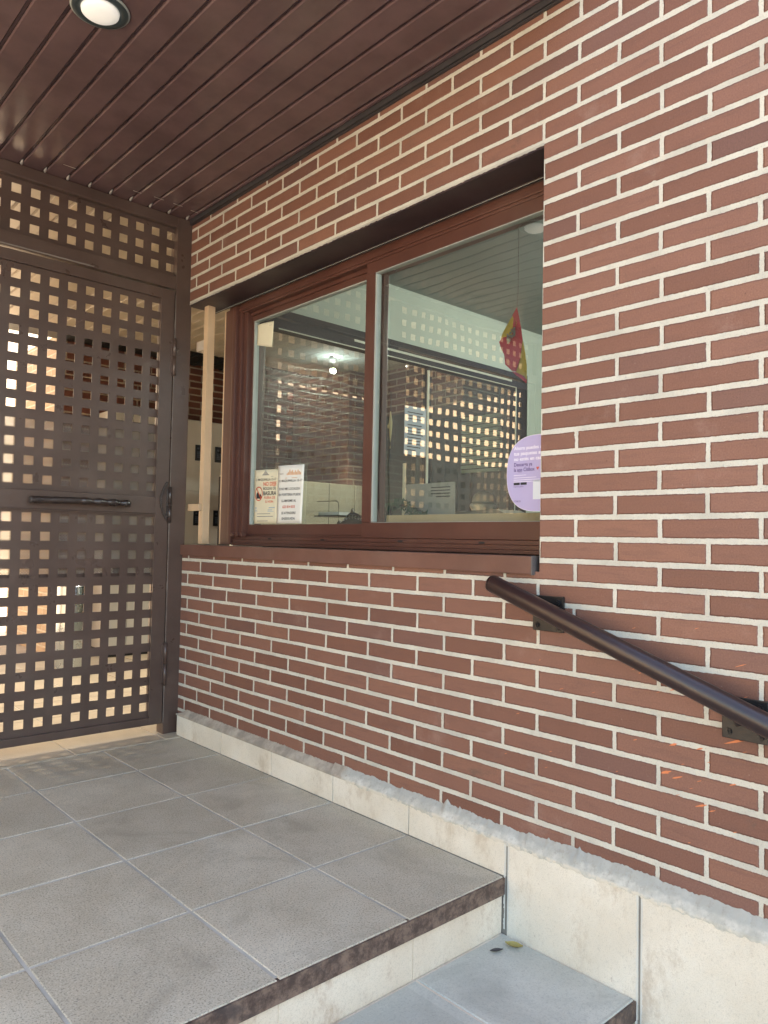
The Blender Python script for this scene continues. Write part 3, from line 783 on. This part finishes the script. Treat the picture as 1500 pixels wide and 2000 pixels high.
lines(e, fn, [('C/ MAQUINILLA 15-17', .08, .795, .045, .84, .02), ('BOLSAS DE', .42, .625, .05, .50, .02), ('BASURA', .42, .525, .075, .52, .03)], M_INK)
lines(e, fn, [('NO DEJE', .42, .70, .072, .52, .03), ('FUERA DE', .46, .455, .05, .44, .02), ('SU HORA', .50, .385, .045, .34, .02)], M_RED, 'red_lettering')
bars(e, fn, [(.15, .80, .865, .872), (.15, .72, .178, .188), (.15, .84, .128, .140), (.15, .62, .045, .055)], M_INKG)
bars(e, fn, [(.05, .90, .285, .300), (.05, .80, .245, .258), (.05, .86, .22, .227)], M_INKB, 'blue_print')
b = MB()
for v, w1, w2 in ((.895, .14, .12), (.915, .10, .08), (.94, .07, .05), (.965, .03, .02)): b.quad(fn(.5 - w1, v, .0014), fn(.5 + w1, v, .0014), fn(.5 + w2, v + .016, .0014), fn(.5 - w2, v + .016, .0014))
b.build('crest', M_INKG, e)
b = MB(); cu_, cv = .22, .555; ru, rv = .175, .135; n = 40
for i in range(n):
    a0, a1 = 2 * math.pi * i / n, 2 * math.pi * (i + 1) / n
    b.quad(fn(cu_ + ru * math.cos(a0), cv + rv * math.sin(a0), .0018), fn(cu_ + ru * math.cos(a1), cv + rv * math.sin(a1), .0018), fn(cu_ + ru * .84 * math.cos(a1), cv + rv * .84 * math.sin(a1), .0018), fn(cu_ + ru * .84 * math.cos(a0), cv + rv * .84 * math.sin(a0), .0018))
b.quad(fn(cu_ - .115, cv + .105, .0022), fn(cu_ - .095, cv + .118, .0022), fn(cu_ + .125, cv - .092, .0022), fn(cu_ + .105, cv - .108, .0022))
b.build('prohibition_ring', M_RED, e)
b = MB()
def blob(u0, v0, su, sv):
    pts = [(-1, -1), (1, -1), (1.15, -.2), (.8, .45), (.25, .7), (.35, 1), (0, .85), (-.35, 1), (-.25, .7), (-.8, .45), (-1.15, -.2)]
    b.bm.faces.new([b.bm.verts.new(fn(u0 + p * su, v0 + q * sv, .0015)) for p, q in pts])
blob(.18, .535, .065, .07); blob(.29, .51, .045, .05); b.build('rubbish_bag_drawing', M_INK, e)

e, fn = poster('notice_sheet', 'white notice with capital letters and a red phone number leaning at the window', 'notice', (2.006, 1.330), (1.806, 1.326), (2.011, 1.057), (1.812, 1.057), xg - .008, M_PAPER)
lines(e, fn, [('C/ MAQUINILLA 15-17', .06, .715, .040, .90, .02), ('SI NO ME LOCALIZA', .08, .575, .042, .80, .02), ('EN PORTERIA PUEDE', .06, .475, .042, .86, .02), ('LLAMARME AL', .20, .370, .042, .56, .02), ('LE ATENDERE', .20, .160, .042, .56, .02), ('ENSEGUIDA', .22, .065, .042, .52, .02)], M_INK)
lines(e, fn, [('623 814 833', .24, .265, .045, .48, .03)], M_RED, 'red_lettering')
lines(e, fn, [('Serv.', .08, .845, .03, .18, .02)], M_INKG, 'grey_lettering')
bars(e, fn, [(.32, .76, .775, .784)], M_ORNG)
b = MB(); random.seed(3)
hs = [.03, .05, .09, .06, .08, .045, .075, .05, .085, .06, .04]
for i, hh in enumerate(hs): b.quad(fn(.38 + i * .048, .83, .0014), fn(.38 + i * .048 + .036, .83, .0014), fn(.38 + i * .048 + .036, .83 + hh, .0014), fn(.38 + i * .048, .83 + hh, .0014))
b.build('skyline_print', M_ORNG, e)

e, fn = poster('paper_tag', 'small blank cream sticker in the top left corner of the window', 'sticker', (2.230, 2.052), (2.094, 2.046), (2.230, 1.950), (2.098, 1.917), xg, M_PAPERY)
bars(e, fn, [(.1, .9, .86, .87)], M_INKG)

# lilac sticker on the right pane
xv = X1 + .0105
cy, cz = .498, 1.2135; hw, hh = .1235, .1235
e = thing('round_sticker', (xv, cy, 1.09), 'lilac rounded vinyl sticker with white writing at the right window edge', 'sticker')
pts = []
for i in range(72):
    t = 2 * math.pi * i / 72; c_, s2 = math.cos(t), math.sin(t); ex = 2 / 2.5
    pts.append((cy + hw * math.copysign(abs(c_) ** ex, c_), cz + hh * math.copysign(abs(s2) ** ex, s2)))
MB().prism(pts, lambda a, b_, t: Vector((t, a, b_)), xv - .0006, xv).build('vinyl', M_LILAC, e)
pts2 = [(cy + (p - cy) * 1.012, cz + (q - cz) * 1.012) for p, q in pts]
MB().prism(pts2, lambda a, b_, t: Vector((t, a, b_)), xv + .0001, xv + .0005).build('vinyl_border', M_LILW, e)
def lfn(a, b_, t): return Vector((xv - .0006 - t, .5935 - a, b_))
def vtxt(items, mat, name):
    for s, a, z, size, wid, bold in items:
        acc = MB()
        cu = bpy.data.curves.new('tmp', 'FONT'); cu.body = s; cu.size = size; cu.offset = bold * size; cu.resolution_u = 3
        o = bpy.data.objects.new('tmp', cu); COL.objects.link(o)
        dg = bpy.context.evaluated_depsgraph_get(); me = bpy.data.meshes.new_from_object(o.evaluated_get(dg))
        mx = max(p.co.x for p in me.vertices); k_ = wid / mx
        vs = [acc.bm.verts.new(lfn(a + p.co.x * k_, z + p.co.y, .0004)) for p in me.vertices]
        for f in me.polygons:
            try: acc.bm.faces.new([vs[i] for i in f.vertices])
            except ValueError: pass
        bpy.data.objects.remove(o); bpy.data.curves.remove(cu); bpy.data.meshes.remove(me)
        acc.build(name, mat, e)
vtxt([('Ahora puedes recoger', 0, 1.293, .0165, .160, .02), ('tus paquetes aunque', 0, 1.275, .0165, .150, .02), ('no est\u00e9s en casa.', 0, 1.257, .0165, .120, .02)], M_LILW, 'white_lettering')
vtxt([('Descarga ya', 0, 1.2385, .0165, .074, .02), ('la app Citibox', 0, 1.2215, .0165, .084, .02)], M_LILD, 'violet_lettering')
vtxt([('CITIBOX', 0, 1.120, .008, .030, .01), ('Powered by BEON', 0, 1.1695, .006, .04, 0)], M_LILD, 'footer_lettering')
b = MB()
for a0, a1, z in ((0, .05, 1.208), (0, .09, 1.1995), (0, .12, 1.1925), (0, .11, 1.1865)): b.quad(lfn(a0, z, .0004), lfn(a1, z, .0004), lfn(a1, z + .0014, .0004), lfn(a0, z + .0014, .0004))
b.build('small_print', M_LILW, e)
b = MB()
for a0 in (0, .028): b.quad(lfn(a0, 1.1765, .0004), lfn(a0 + .025, 1.1765, .0004), lfn(a0 + .025, 1.1845, .0004), lfn(a0, 1.1845, .0004))
b.build('store_badge', M_INK, e)
b = MB(); hp = [(0, -1), (.9, .1), (.95, .55), (.55, .85), (0, .45), (-.55, .85), (-.95, .55), (-.9, .1)]
b.bm.faces.new([b.bm.verts.new(lfn(.0955 + p * .0052, 1.2285 + q * .0062, .0004)) for p, q in hp]); b.build('heart', M_RED, e)
b = MB(); b.quad(lfn(.078, 1.128, .0004), lfn(.140, 1.128, .0004), lfn(.140, 1.190, .0004), lfn(.078, 1.190, .0004)); b.build('blank_square', M_QR, e)

# ================================================================== BOOTH INTERIOR
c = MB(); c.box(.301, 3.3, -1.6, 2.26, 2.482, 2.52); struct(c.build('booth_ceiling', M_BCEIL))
BW = thing('booth_wall', (1.7, 2.2, 0), 'pale green-grey plaster walls inside the porter booth above the glazed partition', 'wall')
b = MB(); b.box(.225, 3.3, 2.225, 2.285, 2.151, 2.4815); b.box(2.378, 3.3, 2.225, 2.285, -.2, 2.151); b.box(.301, 2.378, 2.225, 2.285, -.2, .98)
b.box(3.3, 3.4, -1.6, 2.285, -.2, 2.52); b.box(.301, 3.3, -1.7, -1.6, -.2, 2.52)
b.build('plaster', M_BWALL, BW)
c = MB(); c.box(.301, 3.3, -1.6, 2.2, -.25, -.2); struct(c.build('booth_floor', M_GREYP))
GP = thing('glazed_partition', (1.2, 2.23, 1), 'dark framed glass partition at the back of the porter booth', 'partition')
b = MB(); b.box(.226, 2.376, 2.195, 2.250, 2.045, 2.150, .003); b.box(2.252, 2.3765, 2.194, 2.2505, .985, 2.1505, .003); b.box(.226, 2.25, 2.195, 2.250, .985, 1.04, .003)
b.box(1.40, 1.425, 2.198, 2.247, 1.041, 2.044, .002)
b.build('frame', M_ANOD, GP)
b = MB(); b.box(.30, 2.25, 2.190, 2.1945, 2.046, 2.051); b.box(.8, 2.20, 2.191, 2.1945, 2.082, 2.094); b.box(2.243, 2.2512, 2.190, 2.1945, 1.05, 2.045); b.box(1.383, 1.399, 2.191, 2.1975, 1.20, 2.02)
b.build('light_bead', M_BEAD, GP)
b = MB(); b.quad((.23, 2.222, 1.03), (2.255, 2.222, 1.03), (2.255, 2.222, 2.05), (.23, 2.222, 2.05)); b.build('pane', M_GLASS2, GP)
# paper notice on the partition
nb = thing('taped_notice', (1.28, 2.185, 1.5), 'blue-grey typed sheet taped to the glass partition inside the booth', 'notice')
MB().box(1.190, 1.372, 2.1875, 2.1885, 1.496, 1.782).build('sheet', M_PAPERB, nb)
b = MB()
for i in range(13):
    if i == 3: continue
    z = 1.745 - i * .0185; b.box(1.215, 1.345 - (.06 if i == 12 else random.uniform(0, .02)), 2.1862, 2.1874, z - .0028, z + .0028)
b.build('typed_lines', M_INK, nb)
# desk and desk things
dk = thing('desk', (.5, 1.2, .2), 'wooden counter top just behind the window rail', 'desk')
MB().box(.225, .80, .30, 2.19, 1.022, 1.050, .003).build('counter_top', M_WOOD, dk)
MB().box(.2245, .245, .30, 1.283, 1.0505, 1.088, .002).build('counter_edge', M_WOODL, dk)
MB().box(.31, .77, .33, 2.16, -.2, 1.0215).build('counter_base', M_WOOD, dk)
lr = thing('letter_tray', (.48, 2.08, 1.05), 'rounded wire letter tray behind the notices', 'tray')
pts = [(.42, 2.02, 1.052), (.42, 2.02, 1.150)] + [(.42, 2.02 + .022 * (1 - math.cos(a)), 1.150 + .022 * math.sin(a)) for a in (0.4, .8, 1.2, 1.57)] + [(.42, 2.19, 1.172)]
h = MB(); h.tube([(x, y - .19, z) for x, y, z in pts], .0022, 8); h.build('wire_frame', M_METALD, lr)
MB().box(.42, .56, 1.835, 2.02, 1.098, 1.104).build('shelf', M_METALD, lr)
MB().box(.43, .55, 1.84, 2.00, 1.1045, 1.120).build('paper_stack', M_PAPER, lr)
# ornate metal crest
cr = thing('ornate_crest', (.36, 1.72, 1.05), 'dark openwork metal crest standing on the counter beside the mullion', 'ornament')
op = [(-.11, 0), (-.105, .016), (-.092, .024), (-.08, .014), (-.062, .022), (-.045, .042), (-.02, .056), (-.01, .062), (-.006, .074), (0, .080), (.006, .074), (.01, .062), (.03, .056), (.055, .046), (.075, .032), (.10, .02), (.11, 0)]
MB().prism([(1.650 - a, 1.051 + z) for a, z in op], lambda a, b_, t: Vector((t, a, b_)), .352, .358).build('plate', M_METALD, cr)
h = MB()
for i in range(9):
    y = 1.56 + i * .021; z = 1.068 + .022 * math.sin(math.pi * (i + .5) / 9)
    h.tube([(.350, y + .005 * math.cos(t), z + .006 * math.sin(t)) for t in [2 * math.pi * j / 10 for j in range(11)]], .0012, 6, False)
h.build('scrollwork', M_ALU, cr)
# white cards left of right pane and plant with little figures
wc = thing('card_holder', (.40, 1.30, 1.05), 'white card with printed lines behind the little green plant', 'card')
MB().box(.47, .474, 1.135, 1.44, 1.051, 1.235).build('card', M_CARD, wc)
MB().box(.468, .4695, 1.425, 1.445, 1.051, 1.33).build('side_card', M_PAPERY, wc)
b = MB()
for i in range(4): b.box(.4682, .4692, 1.16, 1.27 - (.03 if i == 3 else 0), 1.213 - i * .013, 1.217 - i * .013)
b.build('printed_lines', M_INK, wc)
pl = thing('table_plant', (.36, 1.30, 1.05), 'small green artificial plant with tiny figures on the counter', 'plant')
b = MB(); random.seed(11)
for i in range(260):
    t = random.random(); y = 1.43 - .24 * t; z = 1.118 + .028 * math.sin(t * 5) + random.uniform(-.022, .018); x = .36 + random.uniform(-.02, .02)
    a = random.uniform(0, 6.28); L_ = .012
    p = Vector((x, y, z)); u1 = Vector((random.uniform(-.4, .4), math.cos(a), math.sin(a))).normalized() * L_; v1 = Vector((.3, -math.sin(a), math.cos(a))) * L_ * .35
    b.quad(p - u1, p - v1, p + u1, p + v1)
b.build('foliage', M_GREEN, pl)
b = MB(); b.tube([(.36, 1.43, 1.10), (.36, 1.40, 1.128), (.36, 1.32, 1.138), (.36, 1.24, 1.118), (.36, 1.21, 1.10)], .006, 6); b.tube([(.36, 1.40, 1.052), (.36, 1.40, 1.128)], .005, 6); b.build('stem', M_GREEND, pl)
for y, hgt in ((1.34, .034), (1.30, .046), (1.27, .04)):
    fg = MB(); fg.lathe((.345, y, 1.051), [(.011, 0), (.012, hgt * .3), (.008, hgt * .65), (.004, hgt * .72), (.0065, hgt * .84), (.0045, hgt * .95), (.0005, hgt)], 12)
    fg.build('figurine', M_BLUE, pl)
for y, hgt in ((1.355, .026), (1.205, .026)):
    fg = MB(); fg.lathe((.34, y, 1.051), [(.008, 0), (.009, hgt * .4), (.004, hgt * .7), (.005, hgt * .85), (.0005, hgt)], 12)
    fg.build('figurine', M_LILW, pl)
# grey rounded case
gc = thing('grey_case', (.62, 1.15, 1.05), 'long grey case with rounded end lying on the counter', 'case')
pr = [(1.10 + .0, 1.051), (1.34, 1.051)] + [(1.34 + .035 * math.sin(a), 1.085 - .034 * math.cos(a)) for a in (.5, 1.0, 1.57, 2.1, 2.6, 3.14)] + [(1.12, 1.125), (1.07, 1.105), (1.04, 1.051)]
MB().prism([(y - .10, z) for y, z in pr], lambda a, b_, t: Vector((t, a, b_)), .60, .76).build('body', M_GREYP, gc)
# hanging keys
DL = thing('dome_stand_in', (3.2, 3.2, 1.3), 'grey dome on a stand, added for a bright reflection low at the back of the lobby', 'lamp')
MB().lathe((3.15, 3.22, 1.33), [(.10, 0), (.096, .04), (.08, .07), (.05, .095), (.0005, .105)], 32).build('shade', M_DOME, DL)  # dome shape put in for a bright arched daylight reflection
MB().lathe((3.15, 3.22, .0), [(.12, 0), (.12, .01), (.02, .02), (.015, 1.25), (.10, 1.26), (.12, 1.30), (.11, 1.325)], 32).build('stand', M_ALU, DL)
ky = thing('hanging_keyring', (.32, 1.25, 1.5), 'yellow key fob hanging on a cord inside the right pane', 'keyring')
h = MB(); h.tube([(.32, 1.372, 1.62), (.32, 1.370, 1.33)], .0016, 6); h.build('cord', M_INK, ky)
h = MB(); h.tube([(.32, 1.372, 1.535), (.32, 1.371, 1.485), (.32, 1.370, 1.43), (.32, 1.370, 1.375)], [.002, .008, .0045, .003], 8)
h.lathe((.32, 1.376, 1.460), [(.0005, 0), (.009, .004), (.010, .016), (.004, .024), (.0005, .028)], 10); h.build('fob', M_BRASS, ky)

# flag
fl = thing('hanging_flag', (.62, 1.0, 1.6), 'small red and yellow flag hanging behind the top right of the window', 'flag')
XF = .62
def bpX(px, py, x):
    dv = F_ + R_ * ((px - 750) / 1461.716) + U_ * ((1000 - py) / 1461.716)
    return CAM + dv * ((x - CAM.x) / dv.x)
def flagpoly(pts, mat, name, dx=0.0, curve=.02):
    b = MB(); P3 = [bpX(px, py, XF + dx + curve * math.sin(px * .16) * .5) for px, py in pts]
    c0 = sum(P3, Vector()) / len(P3)
    vs = [b.bm.verts.new(p) for p in P3]; b.bm.faces.new(vs)
    bmesh.ops.triangulate(b.bm, faces=b.bm.faces[:])
    o = b.build(name, mat, fl); md = o.modifiers.new('th', 'SOLIDIFY'); md.thickness = .0012; return o
flagpoly([(1010, 600), (1001, 616), (1003, 622), (1008, 630), (1005, 640), (1000, 655), (993, 662), (981, 660), (975, 668), (979, 680), (985, 692), (987, 712), (1000, 724), (1008, 726), (1016, 700), (1021, 664), (1018, 640), (1013, 616)], M_FLR, 'red_stripe')
flagpoly([(1001, 617), (994, 628), (982, 650), (978, 662), (986, 664), (994, 663), (1001, 655), (1006, 640), (1009, 630), (1004, 623)], M_FLY, 'yellow_stripe', .004)
flagpoly([(1021.5, 664), (1026, 690), (1029, 715), (1029, 742), (1024, 735), (1007, 726.5), (1012, 705), (1017, 685)], M_FLY, 'yellow_stripe', .003)
flagpoly([(1008, 727), (1000, 725), (1008, 733), (1018, 740), (1028, 749), (1029.5, 742), (1020, 733)], M_FLR, 'red_hem', -.004)
b = MB(); random.seed(5)
for i in range(26):
    px = 997 + random.uniform(-6, 8); py = 655 + (px - 997) * -1.1 + random.uniform(-9, 9)
    p = bpX(px, py, XF - .012); s2 = random.uniform(.003, .006); b.quad(p + Vector((0, -s2, -s2)), p + Vector((0, s2, -s2)), p + Vector((0, s2, s2)), p + Vector((0, -s2, s2)))
b.build('coat_of_arms', M_INKG, fl)
b = MB(); b.tube([tuple(bpX(1010, 600, XF)), tuple(bpX(1012, 560, XF)), (XF, bpX(1012, 560, XF).y, 2.482)], .0012, 6); b.build('thread', M_INKG, fl)

# ================================================================== LOBBY BEYOND
FW = thing('lobby_wall', (1.5, 5.45, 0), 'dark red brick wall at the far end of the passage', 'wall')
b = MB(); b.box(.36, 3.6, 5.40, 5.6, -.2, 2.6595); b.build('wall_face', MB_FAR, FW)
b = MB(); b.box(.335, .3595, 5.402, 6.6, -.2, 2.6595); b.build('end_face', MB_FAR_LIT, FW)
LS = thing('lobby_side_wall', (2.9, 4.9, 0), 'brick side wall of the lobby seen through the booth glass', 'wall')
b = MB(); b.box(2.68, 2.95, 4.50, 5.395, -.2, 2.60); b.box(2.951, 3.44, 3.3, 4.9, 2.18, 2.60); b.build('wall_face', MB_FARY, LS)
b = MB(); b.box(2.68, 2.95, 4.485, 4.4995, -.2, 2.60); b.build('front_face', MB_FAR, LS)
LD = thing('lobby_door', (3.1, 3.9, 0), 'dark green lobby door below a brick head', 'door')
MB().box(2.96, 3.04, 3.75, 4.48, -.2, 2.17).build('door_panel', M_GREEND, LD)
DW = thing('dark_panelling', (3.5, 3, 0), 'dark brown panelled wall at the right of the lobby', 'wall')
b = MB()
for i in range(27): b.box(3.45 + .004 * (i % 2), 3.6, 2.30 + i * .083, 2.30 + i * .083 + .081, -.2, 2.59)
b.build('panels', M_SOFF, DW)
LV = thing('louvred_shutter', (3.3, 3.0, 1.3), 'pale green louvred shutter in the lobby', 'shutter')
b = MB()
for i in range(13): b.box(3.30, 3.34, 3.18, 3.62, 1.62 + .04 * i, 1.648 + .04 * i, .003)
b.build('louvres', M_PALEG, LV)
BP = thing('lobby_pier', (2.95, 2.55, 0), 'narrow brick pier beside the right jamb of the partition', 'pier')
MB().box(2.70, 2.95, 2.42, 2.62, -.2, 2.598).build('pier_face', MB_FAR, BP)
# bench cabinet with white panels
CB = thing('white_cabinet', (2.3, 4.4, 0), 'low row of white cabinet panels below the lobby brick corner', 'cabinet')
b = MB()
xx = [1.30, 1.62, 2.00, 2.30, 2.60, 2.90]
for a, c_ in zip(xx, xx[1:]): b.box(a + .004, c_ - .004, 4.28, 4.47, 0, 1.49, .003)
b.build('panel_row', M_CAB, CB)
MB().box(1.302, 2.898, 4.284, 4.475, 0, 1.487).build('carcass', M_LINE, CB)
# parcel lockers
LK = thing('parcel_lockers', (1.2, 5.2, 0), 'grey steel parcel lockers with black keypads below the far brick wall', 'lockers')
MB().box(.64, 1.95, 5.03, 5.395, .06, 2.018, .002).build('body', M_LOCK, LK)
MB().box(.66, 1.93, 5.05, 5.39, 0, .059).build('plinth', M_LINE, LK)
xc = [.645, .80, 1.13, 1.46, 1.80, 1.945]; zc = [.07, .45, .93, 1.39, 2.012]
for j in range(len(zc) - 1):
    for i in range(len(xc) - 1):
        d_ = MB(); d_.box(xc[i] + .003, xc[i + 1] - .003, 5.018, 5.0295, zc[j] + .003, zc[j + 1] - .003, .0015); do = d_.build('door', M_LOCK, LK)
        if i in (2, 3) and j > 0 or (i == 0 and j == 1):
            xk = (xc[i] + xc[i + 1]) / 2 + (.11 if i == 2 else (-.03 if i == 3 else -.02)); zk = .5 * (zc[j] + zc[j + 1]) + (.03 if j == 3 else 0)
            kb = MB(); kb.box(xk - .033, xk + .033, 5.006, 5.0175, zk - .07, zk + .07, .004); ko = kb.build('keypad', M_KEYP, LK); 
            adopt_o = ko
            kk = MB()
            for a in range(3):
                for c_ in range(4): kk.box(xk - .018 + a * .014, xk - .009 + a * .014, 5.003, 5.0057, zk - .045 + c_ * .015, zk - .035 + c_ * .015)
            kk.box(xk - .016, xk - .002, 5.003, 5.0057, zk + .03, zk + .045)
            adopt(kk.build('key_grid', M_KEYB), ko)
# steel bin
BN = thing('steel_bin', (.17, 4.5, 0), 'shiny cylindrical steel bin standing in the passage', 'bin')
MB().lathe((.17, 4.5, 0), [(.10, 0), (.105, .01), (.105, .62), (.10, .63), (.09, .63), (.085, .61)], 40).build('body', M_STEEL, BN)
# lit lobby downlight, then three added ones that brighten the passage
LAB = ('lit round spotlight in the lobby ceiling seen through the left pane', 'added fill spotlight in the passage ceiling right behind the gate post', 'added fill spotlight in the passage ceiling behind the middle of the gate', 'added fill spotlight in the passage ceiling behind the far end of the gate')
for i, (x, y) in enumerate(((2.25, 4.15), (.75, 3.7), (-.85, 3.9), (-2.6, 4.0))):
    LL = thing('lobby_downlight', (x, y, 2.6), LAB[i], 'light', 'spotlights in the passage ceiling')
    MB().lathe((x, y, 2.599), [(.06, 0), (.06, -.006), (.048, -.008), (.045, 0)], 32, False).build('ring', M_ALU, LL)
    MB().lathe((x, y, 2.597), [(.026, 0), (.024, -.005), (.0005, -.007)], 32).build('bulb', M_LIT, LL)
    pl_ = bpy.data.lights.new('lobby_lamp', 'SPOT'); pl_.energy = 50; pl_.color = (1, .88, .70); pl_.spot_size = math.radians(78); pl_.spot_blend = .8; pl_.shadow_soft_size = .026
    po_ = bpy.data.objects.new('lobby_lamp', pl_); COL.objects.link(po_); po_.location = (x, y, 2.575)
# lit lamp on the booth ceiling, its glow shows at the right edge of the glass
BL = thing('booth_lamp', (1.95, .62, 2.48), 'lit round ceiling lamp glowing on the booth ceiling', 'light')
MB().lathe((1.95, .62, 2.481), [(.034, 0), (.034, -.012), (.024, -.02)], 40, False).build('ring', M_BCEIL, BL)
MB().lathe((1.95, .62, 2.462), [(.022, 0), (.024, -.01), (.020, -.022), (.010, -.030), (.0005, -.032)], 40).build('diffuser', M_LIT, BL)
pl_ = bpy.data.lights.new('booth_lamp_light', 'POINT'); pl_.energy = 20; pl_.color = (.95, 1, .92); pl_.shadow_soft_size = .022
po_ = bpy.data.objects.new('booth_lamp_light', pl_); COL.objects.link(po_); po_.location = (1.95, .62, 2.36)
# sunlit courtyard wall
CW = thing('courtyard_wall', (-2, 9.7, 0), 'sunlit pale brick courtyard wall glimpsed through the gate holes', 'wall')
MB().box(-14, 3.6, 9.6, 9.9, -.2, 4.6).build('wall_face', MB_PALEX, CW)
CP = thing('dimming_pier', (-3.2, 5.8, 0), 'broad brown brick pier added behind the gate to dim the left pane reflection', 'pier')
MB().box(-3.95, -2.55, 5.7, 5.95, -.2, 2.6).build('pier_face', MB_FAR, CP)  # placed only where reflected rays pass, so left pane stays dim

# unseen facade added across the courtyard to bounce warm light into the porch
OB = thing('ochre_bounce_facade', (-8.5, 4, 0), 'unseen ochre plastered building added across the courtyard to bounce warm sunlight', 'building')
MB().box(-9.2, -8.0, 1.2, 17.0, -.2, 6.0).build('wall', M_OCHRE, OB)
for iy in range(6):
    for iz in range(2):
        y_ = 3.2 + iy * 2.3; z_ = 1.0 + iz * 2.6
        wo = MB().box(-7.998, -7.95, y_, y_ + 1.1, z_, z_ + 1.4).build('window', M_WIN, OB)
        adopt(MB().box(-7.949, -7.945, y_ + .06, y_ + 1.04, z_ + .06, z_ + 1.34).build('pane', M_ANOD, OB), wo)
# dry leaves on the first step
LF = thing('dry_leaf', (-.08, .37, -.165), 'curled yellowish dry leaf in the corner of the lower step', 'leaf')
def leaf_mesh(x, y, z, L_, Wd, ang, curl):
    b = MB(); n = 8; prev = None
    for i in range(n + 1):
        t = i / n; wv = Wd * math.sin(math.pi * min(max(t, .04), .96)) ** .8; cx_ = (t - .5) * L_; zz = z + .002 + curl * (2 * t - 1) ** 2
        ring = []
        for s2 in (-1, -.5, 0, .5, 1):
            px, py = cx_, s2 * wv; hz = zz + abs(s2) * wv * .7
            ring.append(b.bm.verts.new((x + px * math.cos(ang) - py * math.sin(ang), y + px * math.sin(ang) + py * math.cos(ang), hz)))
        if prev:
            for j in range(4): b.bm.faces.new((prev[j], prev[j + 1], ring[j + 1], ring[j])).smooth = True
        prev = ring
    return b
leaf_mesh(-.070, .395, -.165, .052, .0135, -1.15, .008).build('blade', M_LEAF, LF)
LF2 = thing('fallen_leaf', (-.13, .41, -.165), 'small dark shrivelled leaf lying near the riser on the lower step', 'leaf')
leaf_mesh(-.125, .413, -.165, .040, .008, -.5, .004).build('blade', M_LEAFD, LF2)
